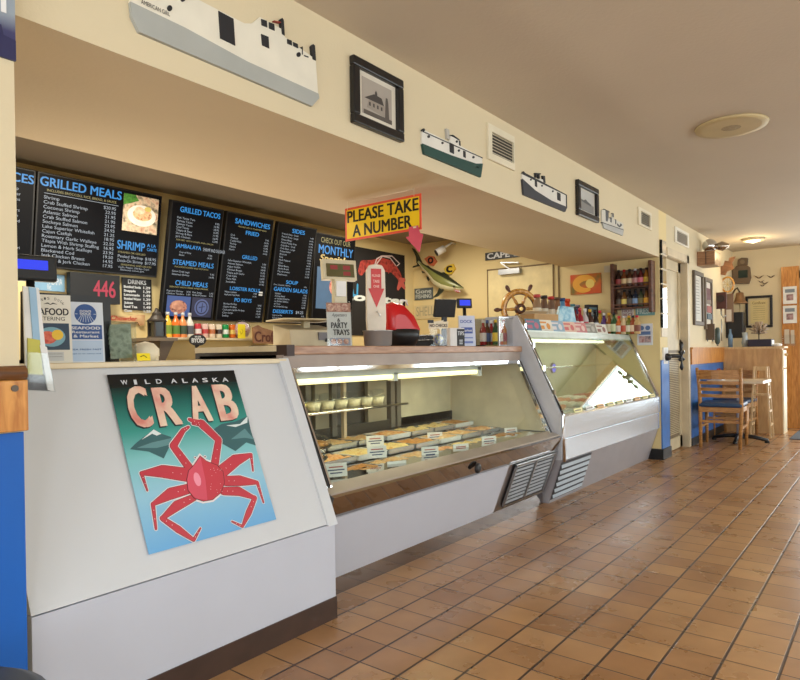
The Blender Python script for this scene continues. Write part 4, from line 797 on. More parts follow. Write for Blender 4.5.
leaf_stack('catering_leaflet','white seafood catering leaflet stack with a shrimp photo on the near counter',stand((pa.x+pb.x)/2,2.26,CT,-.25,.12),.125,.235,8,art_cater,'leaflets on the counter')
pa,pb = aY(76,361,2.22),aY(107,361,2.22)
leaf_stack('dock_leaflet','blue and white seafood restaurant and market leaflet stack beside the catering leaflet',stand((pa.x+pb.x)/2,2.25,CT,-.25,.12),.115,.215,14,art_dock,'leaflets on the counter')
a,c = aY(30,284,2.34),aY(103,299,2.34); T = thing('leaflet_rack','black leaflet holder behind the two standing leaflet stacks','holder',(  (a.x+c.x)/2,2.34,CT)); MB().prismX([(0,0),(.01,.245),(.02,.245),(.03,0)],-.15,.16).box((-.15,-.0,0),(.16,.06,.012)).build('rack', BLACK, T)
# wall pocket of folded papers at the pillar
T = thing('paper_bundle','bundle of tall folded papers and yellow sheets leaning out beside the pillar','papers',(.85,1.98,1.06))
a = onframe(front(0,1.97,0),24,388); 
for nm,(q),m in (('white_sheet',[(23,286),(39,288),(50,390),(26,388)],PAPER),('newsprint_sheet',[(29,287),(36,288),(44,388),(37,389)],flat(150,186,214)),('yellow_sheet',[(28,338),(40,340),(43,375),(28,374)],flat(196,190,80)),('dark_sheet',[(27,372),(44,374),(50,391),(28,390)],flat(96,98,104)),('white_sheet',[(40,345),(47,347),(54,391),(48,390)],PAPER)):
    Mx = frameM((0,1.955-{'white_sheet':0,'newsprint_sheet':.004,'yellow_sheet':.006,'dark_sheet':.005}[nm]-(.01 if m is PAPER and q[0][0]==40 else 0),0),(1,0,0),(0,0,1))
    b = MB(); b.T = Matrix.Translation((-.85,-1.98,-1.06)) @ Mx; b.poly([onframe(Mx,*p) for p in q],-.006,0); b.build(nm, m, T)
b = MB(); b.T = Matrix.Translation((-.85,-1.98,-1.06)); q = [onframe(front(0,1.94,0),*p) for p in ((25,352),(46,353),(55,392),(27,391))]; b.T = b.T @ front(0,1.935,0); b.poly(q,0,.002); b.build('acrylic_pocket', CLEAR, T)
# customer display on a pole
p = aY(31,268,2.45); T = thing('customer_display','black customer display with a glowing blue screen at the left, above the papers','display',stand(p.x,2.45,p.z,-.2,.1))
MB().box((-.085,-.045,-.03),(.085,.05,0)).build('housing', BLACK, T, bevel=.008); MB().box((-.06,-.005,0),(.055,.03,.001)).build('lcd', LCDB, T); MB().tube([(0,-.04,-.02),(0,-(p.z-CT),-.02)],.014,10).lathe([(.05,-.015),(.05,0)],(0,-(p.z-CT)+.008,-.02),14,axis='Y').build('pole', BLACK, T)
# tip box
p0,p1 = aY(112,359,2.3),aY(136,322,2.3); T = thing('tip_box','clear plastic tip box full of dollar bills on the white counter','box',(p0.x+.05,2.36,CT)); w2=.052; hh=p1.z-CT
b = MB(); 
for q0_,q1_ in (((-w2,-w2,0),(w2,-w2+.003,hh)),((-w2,w2-.003,0),(w2,w2,hh)),((-w2,-w2,0),(-w2+.003,w2,hh)),((w2-.003,-w2,0),(w2,w2,hh)),((-w2,-w2,0),(w2,w2,.004)),((-w2-.004,-w2-.004,hh-.006),(w2+.004,w2+.004,hh))): b.box(q0_,q1_)
b.build('case', CLEAR, T); BILL = blotch('dollar',[C(70,84,70),C(150,164,142),C(96,112,92)],28,.6,0)
b = MB()
for i in range(6): z0 = .01+i*.018; b.quad3([(-.045,-.04+i*.004,z0),(.042,-.043+i*.002,z0+.004),(.04,-.035,z0+.045),(-.04,-.03,z0+.04)])
b.ball((0,.01,.035),.03,n=10,k=6); b.build('bills', BILL, T)
p = aY(113,345,2.36); T = thing('card_wallet','dark leather bill folder leaning against the tip box','folder',upM(p.x-.015,2.36,CT,-.3)); MB().prismX([(-.03,0),(.02,.1),(.028,.1),(-.02,0)],-.03,.03).build('cover', BLACK, T)
p0 = aY(148,358,2.4); T = thing('paper_bag','crumpled white paper bag on the counter right of the tip box','bag',(p0.x,2.42,CT)); MB().ball((0,0,.035),.05,sc=(1.15,1,.9),n=9,k=5).poly([(-.05,0),(.06,0),(.07,.07),(.03,.078),(.0,.065),(-.06,.085)],-.01,.02).build('bag', paint('bag',C(232,222,196),.7,bump=.5,bscale=20), T); T.children[0].location=(0,0,0)
p0 = aY(142,356,2.28); T = panel('sticky_note','small yellow paper note with pen marks lying on the counter edge','note',stand(p0.x,2.27,CT+.016,-.2,.3),.05,.03,flat(250,226,30),.003); MB().tube([(-.012,.0,.004),(0,.006,.004),(.012,-.004,.004)],.0012,5).build('pen_marks', INK, T)
T = None
# ------------------------------------------------------------------ on the wood top of case two
WT = 1.168
def base(px_, Y): return aY(px_,345,Y).x
x = base(300,2.8); T = thing('receipt_scale','beige deli scale with flat tray at the near end of the wood top','scale',upM(x,2.75,WT,-.35))
MB().prismX([(-.14,0),(-.12,.10),(.14,.14),(.14,0)],-.15,.15).build('body', paint('beige_plastic',C(206,196,166),.4), T, bevel=.006)
MB().box((-.19,-.13,.155),(.16,.15,.165)).box((-.02,-.02,.1),(.02,.02,.156)).build('weighing_tray', flat(200,186,150), T, bevel=.003); MB().box((.02,-.142,.04),(.11,-.12,.085)).build('printer_slot', flat(120,120,124), T)
MB().box((.06,-.15,.03),(.10,-.13,.05)).build('receipt_cutter', BLACK, T)
x = base(341,2.6); p0 = aY(323,256,2.6); p1 = aY(360,283,2.6); cz = (p0.z+p1.z)/2
T = thing('scale_display','beige deli scale display head with red digits raised on a post','display',upM(x,2.6,WT,-.45))
hz = cz-WT
b = MB(); b.T = Matrix.Translation((0,0,hz)) @ Matrix.Rotation(PI/2-.15,4,'X'); b.box((-.105,-.06,-.04),(.105,.06,0),0); b.box((-.085,-.045,0),(.09,.035,.002),1); b.box((-.06,.0,.002),(-.015,.025,.003),2); b.box((.02,.0,.002),(.065,.025,.003),2); b.box((.02,-.035,.002),(.065,-.012,.003),2); b.build('display_head', [MATS['beige_plastic'],flat(92,86,50,.3),glow('seg_red',(.5,.02,.02),.5)], T, bevel=.0)
MB().box((-.04,-.01,.0),(.04,.04,hz-.05)).build('post', MATS['beige_plastic'], T, bevel=.004); MB().box((-.03,-.02,hz-.16),(.03,-.01,hz-.07)).build('receipt', PAPER, T)
# party tray flyer
pa = aY(340,345,2.36); T = thing('party_flyer','appetizers and party trays flyer in a clear stand with dish photos on it','flyer',stand(pa.x,2.36,WT,-.5,.08))
b = MB(); b.box((-.068,0,-.002),(.068,.235,0),0); b.box((-.068,.185,0),(.068,.235,.0006),1); b.box((-.055,.005,0),(.06,.045,.0006),2); [b.disc(-.035+i*.035,.025,.015,.001,3,12) for i in range(3)]; [b.disc(-.045+i*.04,.21,.02,.001,3,12) for i in range(3)]; b.build('sheet', [flat(206,204,196),blotch('ftop',[C(120,60,40),C(200,140,110)],40,.5,0),flat(150,150,160),blotch('dish',[C(150,70,60),C(230,190,160)],50,.5,0)], T)
MB().text('Appetizers',-.04,.155,.045,.178,.002,0,.0,shear=.3).text('&',-.01,.132,.006,.15,.002,0,.03).text('PARTY',-.045,.098,.045,.128,.002,0,.05).text('TRAYS',-.035,.06,.055,.09,.002,0,.05).build('lettering', INK, T)
MB().box((-.072,0,.0035),(.072,.24,.005)).box((-.072,0,-.03),(.072,.003,.005)).build('stand', CLEAR, T)
# ticket dispenser
p0 = aY(377,340,2.5); p1 = aY(377,264,2.5); hh = p1.z-WT; T = thing('ticket_dispenser','cream upright ticket dispenser with a red down arrow, under the hanging sign','dispenser',stand(p0.x,2.5,WT,-.6,.0))
pts = [(-.05,.0),(.05,.0),(.062,.16),(.058,hh-.04),(.04,hh-.008),(.0,hh),(-.04,hh-.008),(-.058,hh-.04),(-.062,.16)]
MB().poly(pts,-.03,0).build('body', paint('cream_plastic',C(226,214,196),.4), T, bevel=.005)
ay = hh-.03; MB().poly([(-.032,ay),(.032,ay),(.032,ay-.12),(.05,ay-.12),(.0,ay-.235),(-.05,ay-.12),(-.032,ay-.12)],.0,.004).build('arrow', flat(200,50,50,.4), T)
MB().text('PLEASE',-.026,ay-.05,.026,ay-.035,.0045,0,.03).text('TAKE',-.02,ay-.085,.02,ay-.068,.0045,0,.03).text('ONE',-.018,ay-.115,.018,ay-.1,.0045,0,.03).build('lettering', flat(236,190,180), T)
MB().tube([(.0,ay-.26,.01),(.01,ay-.28,.03),(.012,ay-.29,.035)],.006,6).build('ticket_tongue', PAPER, T)
# steel pan
p0 = aY(378,345,2.42); T = thing('steel_pan','round stainless steel pan on the wood top beside the red cover','pan',(p0.x,2.42,WT)); MB().lathe([(.068,0),(.082,.01),(.085,.088),(.092,.092),(.088,.094),(.081,.088),(.075,.012),(.0,.01)],(0,0,0),28,caps=False).lathe([(.001,.0),(.068,.0)],(0,0,0),28,caps=False).build('bowl', paint('brushed_pan',C(176,176,176),.28,metal=.55,var=.04), T)
# red cover over dark base
p0 = aY(404,345,2.5); T = thing('red_lidded_roaster','black round tabletop cooker with a tilted glossy red lid','cooker',(p0.x-.0,2.52,WT))
MB().lathe([(.06,0),(.09,.01),(.115,.06),(.12,.11),(.10,.112)],(0,0,0),24).build('base', BLACK, T)
b = MB(); 
pr = [(0,.105),(.0,.26),(.05,.285),(.12,.27),(.19,.2),(.235,.105)]
b.T = Matrix.Rotation(-.6,4,'Z') @ Matrix.Translation((-.12,0,0)); n = len(pr)
for s_ in (-.085,-.05,.05): pass
secs = [(-.10,.55),(-.075,.92),(-.03,1.0),(.03,1.0),(.075,.92),(.10,.55)]
R_ = [[b._v((.11+(x-.11)*k, y, .105+(z-.105)*k)) for x,z in pr] for y,k in secs]
for A,B in zip(R_,R_[1:]):
    for i in range(n): b._f([A[i],B[i],B[(i+1)%n],A[(i+1)%n]],0,True)
b._f(R_[0],0); b._f(R_[-1][::-1],0)
b.build('lid', paint('glossy_red',C(196,22,28),.28,var=.04), T, bevel=.004); MB().tube([(-.02,0,.275),(.0,.0,.3),(.05,.0,.3),(.07,.0,.27)],.006,8).build('handle', PAPER, T)
# black register and monitor
x = base(427,2.75); T = thing('black_register','flat black cash register keyboard behind the red lidded cooker','register',upM(x,2.8,WT,-.5)); MB().prismX([(-.16,0),(-.16,.05),(.12,.10),(.12,0)],-.16,.16).build('body', BLACK, T, bevel=.006); b = MB(); [b.box((-.12+i*.04,-.13+j*.045,.056+j*.009),(-.095+i*.04,-.1+j*.045,.064+j*.009)) for i in range(6) for j in range(4)]; b.build('keys', flat(70,70,74), T)
p = aY(448,308,2.75); T = thing('till_monitor','black till screen seen from behind, tilted, above the tip jar','monitor',Matrix.Translation((p.x,2.78,p.z)) @ Matrix.Rotation(-.5,4,'Z') @ Matrix.Rotation(PI/2+.25,4,'X')); MB().box((-.09,-.07,-.015),(.09,.07,.015)).build('screen', BLACK, T, bevel=.005); MB().bar((0,-.05,0),(0,-(p.z-WT)*1.0,.06),.04,.02).build('stem', BLACK, T); MB().box((-.08,-(p.z-WT)-.0,.0),(.08,-(p.z-WT)+.01,.12)).build('foot', BLACK, T)
p = aY(465,303,2.7); T = thing('blue_customer_display','small black pole display with a glowing blue screen, right of the till screen','display',stand(p.x,2.7,p.z,-.6,.1)); MB().box((-.062,-.038,-.03),(.062,.038,0)).build('housing', BLACK, T, bevel=.006); MB().box((-.045,-.02,0),(.045,.024,.001)).build('lcd', LCDB, T); MB().tube([(0,-.03,-.02),(0,-(p.z-WT)+.003,-.02)],.014,10).build('pole', BLACK, T)
# tip jar and signs
p = aY(441,345,2.36); T = thing('candy_container','clear jar with yellow and blue wrapped candies under a paper sign','jar',(p.x,2.38,WT)); MB().box((-.04,-.04,0),(.04,.04,.115)).build('jar', CLEAR, T); MB().ball((0,0,.045),.036,n=9,k=6,sc=(1,1,1.1)).build('candies', blotch('candy',[C(230,226,30),C(226,226,210),C(60,90,170),C(220,220,60)],50,.4,.3), T)
p = aY(443,322,2.33); T = thing('no_checks_card','hand lettered card reading no checks above the candy jar','sign',stand(p.x-.0,2.36,WT+.116,-.6,.0)); MB().poly([(-.075,0),(.06,0),(.065,.045),(.03,.055),(-.07,.04)],-.002,0).build('card', flat(226,214,186), T); MB().text('NO CHECKS',-.066,.01,.056,.03,.001,0,.04).build('lettering', flat(70,50,40), T); MB().box((-.08,.036,-.002),(-.04,.056,.004)).box((.03,.045,-.002),(.05,.062,.004)).build('clips', BLACK, T)
p = aY(456,345,2.38); T = thing('tips_tin','white and black tin box marked for tips right of the candy jar','box',upM(p.x+.0,2.38,WT,-.6)); MB().box((-.055,-.03,0),(.05,.03,.125),0).box((-.005,-.031,.0),(.051,-.03,.118),1).build('tin', [PAPER,BLACK], T); b = MB(); b.T = Matrix.Translation((0,-.032,0)) @ Matrix.Rotation(PI/2,4,'X'); b.text('TIPS',.0,.075,.046,.102,.0,0,.02); [b.box((.012,.015+k*.012,0),(.036,.02+k*.012,.001)) for k in range(3)]; b.build('lettering', WHITE, T)
p = aY(467,345,2.36); 
def art_purple(T,w_,h_):
    b = MB(); b.box((-w_/2,0,0),(w_/2,h_,.0006),0); b.box((-w_/2+.012,h_*.42,.001),(w_/2-.02,h_*.62,.0013),1); b.box((-w_/2+.015,h_*.1,.001),(w_/2-.02,h_*.17,.0013),2); b.box((-w_/2+.015,h_*.26,.001),(w_/2-.02,h_*.3,.0013),2); b.build('cover', [flat(196,204,224),flat(60,84,160),flat(110,128,190)], T)
    MB().text('DOCK',-w_/2+.01,h_*.76,w_/2-.02,h_*.86,.0012,0,.03).text('market',-w_/2+.016,h_*.48,w_/2-.024,h_*.56,.0016,1,.02).build('lettering', [flat(60,84,160),WHITE], T)
leaf_stack('pale_blue_leaflet','pale blue leaflet stack standing left of the acrylic sauce case',stand(p.x+.015,2.36,WT,-.6,.08),.118,.215,9,art_purple,'leaflets on the wood top')
# acrylic case with sauce bottles
p = aY(497,345,2.42); T = thing('acrylic_case','square acrylic case with steel edges holding small sauce bottles','display box',upM(p.x+.0,2.45,WT,0)); wx,wy,hh = .15,.13,.215
b = MB(); b.box((-wx,-wy,0),(wx,wy,.012),1); b.box((-wx,wy-.004,0),(wx,wy,hh),0); b.box((-wx,-wy,0.012),(wx,-wy+.003,hh),0); b.box((wx-.004,-wy,0),(wx,wy,hh),0); b.box((-wx,-wy,0),(-wx+.004,wy,hh),0)
b.build('box', [CLEAR,CHROME], T); b = MB()
for x_ in (-wx,wx): b.bar((x_,-wy,0),(x_,-wy,hh),.012,.012)
b.bar((-wx,-wy,hh),(wx,-wy,hh),.008,.008); b.bar((wx,-wy,hh),(wx,wy,hh),.008,.008); b.build('edges', DSTEEL, T)
sauces = [('red',(150,30,30),(230,220,210)),('dark green',(20,70,40),(240,200,60)),('brown',(80,40,20),(60,90,150)),('orange',(200,90,30),(240,230,210)),('crimson',(160,20,40),(250,250,250)),('amber',(190,120,40),(150,30,30)),('black',(30,20,20),(210,60,60)),('pink',(200,90,110),(220,220,230))]
for i,(d,c_,l_) in enumerate(sauces):
    bottle('%s sauce bottle %s inside the acrylic case'%(d,'in the front row' if i%2 else 'in the back row'),(p.x-.12+i*.031,2.38 if i%2 else 2.47,WT+.012),.19,.025,flat(*c_,.2),flat(*l_,.4),flat(*l_,.5),'small sauce bottles in the acrylic case')
T = thing('carved_wood_sign','carved brown wooden name sign standing behind the middle case, right of the peppermint jar','sign',front(0,4.6,0)); gq = Z(front(0,4.6,0),200,290,800/120.)
MB().poly(gq((355,250),(390,235),(415,250),(500,275),(545,270),(540,330),(500,360),(360,355)),-.02,.0).build('plank', wood('carved',C(120,80,50),C(170,124,86)), T); q = gq((365,345),(530,280)); MB().text('Crofts',q[0][0],q[0][1],q[1][0],q[1][1],.002,0,.03).build('lettering', flat(90,40,26), T)

# ------------------------------------------------------------------ end wall behind the cases
EW = endw(XE,0,0)
a,c = onframe(EW,486,253),onframe(EW,530,251)
p = aX(486,257,XE); T = thing('cape_sign','black sign with white letters above the kitchen door, partly hidden by the soffit','sign',endw(XE,p.y,p.z))
MB().box((0,-.045,0),(.72,.045,.02)).build('board', BLACK, T); MB().text('CAPE COD',.03,-.032,.66,.034,.021,0,.03).build('lettering', WHITE, T)
def wsign(nm, label, px0,py0,px1,py1, m, txt, tm, X=XE, bold=.02, cat='sign', extra=None):
    a,c = aX(px0,py0,X),aX(px1,py1,X); w_,h_ = abs(a.y-c.y),abs(a.z-c.z); T = thing(nm,label,cat,endw(X-.002,(a.y+c.y)/2,(a.z+c.z)/2))
    MB().box((-w_/2,-h_/2,0),(w_/2,h_/2,.012)).build('board', m, T)
    if txt:
        b = MB(); n = len(txt)
        for i,s_ in enumerate(txt): y1 = h_/2-.1*h_-i*h_*.85/n; b.text(s_,-w_/2+.08*w_,y1-h_*.68/n,w_/2-.08*w_,y1,.014,0,bold)
        b.build('lettering', tm, T)
    if extra: extra(T,w_,h_)
    return T
wsign('fishing_sign','small grey wooden fishing sign with white letters below the mounted shark',415,289,433.5,299,flat(84,92,92),['Gone','FISHING'],flat(200,206,200))
wsign('painted_board','pale board with faded painted words below the grey fishing sign',415,306,440,318,flat(214,196,150),['SHELLS'],flat(170,160,130),bold=0)
# mounted shark: body follows a spine, in the wall's own frame
gs = Z(endw(XE-.12,0,0), 380,240,10)
b = MB(); sp = gs((385,215),(430,260),(500,320),(580,390),(650,430),(720,455),(790,475),(835,482))
R0 = [.02,.03,.055,.095,.10,.075,.04,.006]
n = 14; rings = []
for i,(x,y) in enumerate(sp):
    dx,dy = (sp[min(i+1,7)][0]-sp[max(i-1,0)][0], sp[min(i+1,7)][1]-sp[max(i-1,0)][1]); l = math.hypot(dx,dy); nx,ny = -dy/l,dx/l
    rings.append([b._v((x+nx*R0[i]*math.cos(2*PI*k/n), y+ny*R0[i]*math.cos(2*PI*k/n), .0+R0[i]*.8*math.sin(2*PI*k/n))) for k in range(n)])
for i in range(7):
    for k in range(n):
        v = [rings[i][k],rings[i][(k+1)%n],rings[i+1][(k+1)%n],rings[i+1][k]]; kk = abs(math.cos(2*PI*(k+.5)/n)); sgn = math.cos(2*PI*(k+.5)/n)
        b._f(v, 0 if sgn > .55 else (1 if sgn > -.35 else 2), True)
b._f(rings[0],0); b._f(rings[-1],0)
T = thing('mounted_shark','green and white mounted shark hanging diagonally on the yellow end wall, tail up','mounted fish',endw(XE-.12,0,0)); SK = flat(44,48,34,.3)
b.build('body', [SK,flat(120,122,66,.3),flat(206,200,160,.3)], T)
b = MB(); fz = (-.012,.012)
b.poly(gs((322,80),(345,90),(385,150),(430,250),(400,262),(370,230),(365,170)),*fz); b.poly(gs((392,225),(400,262),(375,265),(330,278),(335,262),(372,250)),*fz); b.build('tail_fin', SK, T)
MB().poly(gs((575,325),(600,330),(640,322),(690,355),(680,400),(600,370)),*fz).poly(gs((455,270),(480,255),(500,275),(520,300),(490,310)),*fz).build('dorsal_fin', SK, T)
MB().poly(gs((610,475),(665,478),(640,520),(590,565),(540,582),(590,530)),.02,.04).build('side_fin', SK, T); MB().poly(gs((470,360),(505,380),(490,412),(480,395)),.0,.02).build('side_fin', SK, T); MB().poly(gs((425,310),(452,325),(435,335)),0,.02).build('side_fin', SK, T)
b = MB(); b.poly(gs((760,503),(800,500),(830,520),(800,530)),.045,.055,0).poly(gs((768,507),(830,512),(826,520),(775,512)),.055,.058,1); b.build('mouth', [flat(170,50,50),WHITE], T)
MB().ball((*gs((765,470))[0],.06),.012).build('eye', BLACK, T)
def buoy(label,pts,col,letter,gg=gs):
    q = gg(*pts); cx = sum(x for x,_ in q)/len(q); cy = sum(y for _,y in q)/len(q); T = thing('wooden_fish_plaque',label,'plaque',endw(XE,0,0)@Matrix.Translation((cx,cy,0)))
    MB().poly([(x-cx,y-cy) for x,y in q],.0,.03).build('plaque', col, T); MB().text(letter,-.04,-.04,.04,.04,.031,0,.03).build('mark', BLACK, T)
gw = Z(EW,380,240,10)
buoy('faded orange rounded plaque behind the shark tail',((455,190),(500,160),(545,165),(575,215),(540,262),(500,250)),flat(206,110,70),'o',gw)
buoy('yellow rounded plaque behind the shark back',((650,290),(690,255),(740,240),(762,290),(720,345),(670,340)),flat(224,190,60),'c',gw)
# security camera under the soffit
p = aZ(457,243,2.075); q = aX(452,248,5.6)
T = thing('security_camera','small white cylindrical security camera on the yellow wall near the soffit edge','camera',(6.62,4.36,2.47)); 
MB().tube([(0,.07,-.045),(-.07,.14,-.10)],.045,12).build('housing', PAPER, T); MB().tube([(-.07,.14,-.10),(-.078,.148,-.106)],.038,12).build('lens', BLACK, T); MB().tube([(0,.06,-.03),(.10,.03,.03),(.18,.03,.03)],.014,8).build('arm', PAPER, T)
# ship wheel standing on the far case
p = aY(520,309,3.05); T = thing('ship_helm','varnished wooden ship wheel with turned handles behind the top of the glass cases','helm',frameM((p.x,3.05,p.z),(.78,-.62,0),(0,0,1)))
r_ = 0.182; b = MB(); n = 40
for rr,th,m in ((r_,.028,0),(r_*.85,.008,1)): b.tube([(rr*math.cos(2*PI*i/n),rr*math.sin(2*PI*i/n),0) for i in range(n)],th,8,m,closed=True)
b.build('rim', [BRASSW,DWOOD], T)
b = MB(); b.lathe([(.03,-.03),(.055,-.02),(.055,.02),(.035,.03)],(0,0,0),20); b.build('hub', DWOOD, T); MB().lathe([(.025,.03),(.02,.036)],(0,0,0),14).build('hub_cap', paint('brass',(.6,.4,.15),.25,metal=1), T)
for i in range(6):
    t = 2*PI*i/6+.04; u = Vector((math.cos(t),math.sin(t),0)); MB().tube([u*.05,u*.09,u*.12,r_*u],[.014,.018,.013,.017],8).build('spoke', BRASSW, T)
    if -0.3 < math.sin(t): MB().tube([u*(r_+.015),u*(r_+.03),u*(r_+.06),u*(r_+.085),u*(r_+.10)],[.018,.013,.022,.02,.010],8).build('handle', DWOOD, T)
MB().box((-.08,1.25-p.z,-.03),(.08,-r_+.0,.03)).build('stand', DWOOD, T)
T.children
MB().box((4.42,2.95,0),(4.90,3.3,1.25)).build('rear_cabinet', paint('rear_unit',C(190,176,140),.5)); tag(bpy.data.objects['rear_cabinet'],'low tan cabinet behind the far case, carrying the ship wheel','cabinet')
MB().box((5.02,2.66,0),(6.78,3.10,1.43)).build('rear_shelf_unit', paint('rear_unit2',C(190,176,140),.5)); tag(bpy.data.objects['rear_shelf_unit'],'tall tan shelf unit behind the far case, topped with jars','shelf')
RS = 1.43; T3 = 1.29

# small printed cards along the top front of case three
cc = [('blue and pink',(96,130,150),(190,110,130)),('orange and white',(226,220,206),(220,150,70)),('pale blue',(150,176,196),(226,220,220)),('pink and cream',(226,190,170),(210,110,110)),('pink',(206,130,130),(230,200,190)),('grey',(150,146,136),(190,186,176)),('white',(222,218,206),(150,110,100))]
for i,(x_,(d,c_,k_)) in enumerate(zip((535,547,559,571,582,592,603),cc)):
    p = aY(x_,327,2.27); T = thing('recipe_card','%s printed card leaning on the top front edge of the far case'%d,'card',stand(p.x,2.27,T3,-.15,.3),'cards along the top of the far case'); MB().box((-.10,0,-.002),(.10,.10,0)).build('sheet', flat(*c_), T)
    b = MB(); b.disc(.04,.045,.028,.0008,0,14); b.box((-.085,.07,.0003),(.02,.085,.0006),0); b.box((-.085,.02,.0003),(-.02,.05,.0006),0); b.build('print', flat(*k_), T)
# cardboard box, bag, sauces
p = aY(539,325,2.5); T = thing('cardboard_box','open brown cardboard box on the far case beside the ship wheel','box',upM(p.x,2.50,T3-.0,-.3)); 
CB = paint('cardboard',C(190,150,100),.7); MB().box((-.15,-.09,0),(.15,.09,.16)).build('carton', CB, T); MB().quad3([(-.15,.09,.16),(.15,.09,.16),(.15,.02,.195),(-.13,.02,.195)]).quad3([(-.15,-.09,.16),(.15,-.09,.16),(.15,-.07,.165),(-.15,-.07,.165)]).build('flap', flat(222,200,160), T); b = MB(); b.T = Matrix.Translation((0,-.091,0)) @ Matrix.Rotation(PI/2,4,'X'); b.text('FRAGILE',-.04,.07,.09,.09,0,0,.03); b.build('lettering', INK, T)
p = aY(566,325,2.44); T = thing('blue_snack_bag','light blue printed snack bag standing on the far case right of the cardboard box','bag',stand(p.x,2.44,T3,-.45,.05)); MB().poly([(-.10,0),(.11,0),(.125,.10),(.10,.25),(-.06,.26),(-.10,.15)],-.025,.01).build('bag', blotch('bluebag',[C(90,150,190),C(150,200,220),C(200,226,236)],18,.35,.2), T,bevel=.008)
sauces3 = [('dark red',(120,20,30),(230,226,220)),('crimson',(160,30,50),(240,236,230)),('white capped',(200,190,190),(180,40,60)),('brown',(70,40,30),(230,220,200)),('black',(24,22,26),(226,226,230)),('yellow capped',(190,150,50),(220,214,200)),('purple',(90,60,120),(214,206,226)),('amber',(150,90,40),(236,230,200)),('green',(50,90,50),(226,236,190)),('orange',(200,110,50),(236,230,220)),('cream',(220,200,160),(200,90,60)),('olive',(120,120,50),(226,222,200)),('rust',(150,70,40),(226,200,170)),('tan',(190,160,110),(120,60,40))]
xs = [575,580,585,590,595,600,604,609,614,619,624,629,633,637]
for i,((d,c_,l_),x_) in enumerate(zip(sauces3,xs)):
    p = aY(x_,325,2.47) if i < 6 else aX(x_,325,6.60); hh = .26 if i < 6 else (.23 if i < 9 else .19)
    bottle('%s sauce bottle on the far case, %s from the left in the row'%(d,ORD[i]),(p.x,p.y,T3),hh,.036,flat(*c_,.2),flat(*[(30,30,34),(200,40,60),(230,230,230),(220,170,50)][i%4],.4),flat(*l_,.5),'sauces standing on the far case')
jars = [('pale lidded',(150,120,90),(190,60,60)),('dark lidded',(110,80,60),(40,30,30)),('red lidded',(120,90,70),(190,50,40)),('brown lidded',(140,100,70),(90,60,40)),('blue',(90,140,180),(40,70,120)),('scarlet',(200,60,30),(220,80,40)),('teal and white',(200,206,200),(70,130,140)),('navy',(50,70,120),(226,220,200)),('orange',(220,140,60),(180,90,30)),('violet',(120,100,150),(200,190,210))]
for i,((d,c_,l_),x_) in enumerate(zip(jars,(537,544,551,557,562,567,572,577,582,587))):
    p = aY(x_,300,2.76); bottle('%s jar on the tall rear shelf unit, %s from the left'%(d,ORD[i]),(min(max(p.x,5.08),6.7),2.76,RS),.25 if i < 6 else .20,.042,flat(*c_,.3),flat(*l_,.4),flat(226,214,190,.5),'jars on the rear shelf unit','sauce_jar','jar',neck=.8)
p = aX(587,294,6.72)
gz = lambda *pts: [onframe(EW,*p) for p in pts]
q = gz((571,275.5),(601.5,274),(601.5,293),(571,294)); cx = (q[0][0]+q[1][0])/2; cy = (q[0][1]+q[2][1])/2; w_=(q[1][0]-q[0][0])/2; h_=(q[0][1]-q[2][1])/2
T = thing('lobster_painting','orange and green painted picture of a curled shrimp on the end wall','picture',endw(XE,0,0)@Matrix.Translation((cx,cy,0)))
MB().box((-w_,-h_,0),(w_,h_,.02)).build('canvas', blotch('paintbg',[C(60,110,50),C(200,110,40),C(210,60,30)],5,.5,0), T)
n = 20; b = MB(); b.limb([(w_*.62*math.cos(t),h_*.62*math.sin(t)) for t in [PI*.1+2*PI*.8*i/n for i in range(n)]],[.03+.05*math.sin(PI*i/n) for i in range(n)],.0205,0); b.disc(w_*.3,0,.05,.021,1,14); b.build('shrimp_figure', [flat(236,170,60),flat(240,210,110)], T)
p = aY(593,305,2.57); T = thing('sauce_box_display','dark printed carton standing tall among the sauces in front of the orange painting','carton',stand(p.x,2.57,T3,-.4)); MB().box((-.075,0,-.05),(.075,.33,0),0).box((-.06,.04,0),(.06,.12,.001),1).box((-.055,.2,0),(.055,.3,.001),2).build('carton', [flat(36,34,38),flat(190,90,60),flat(90,120,130)], T); MB().text('SAUCE',-.045,.22,.045,.25,.0015,0,.03).build('lettering', WHITE, T)
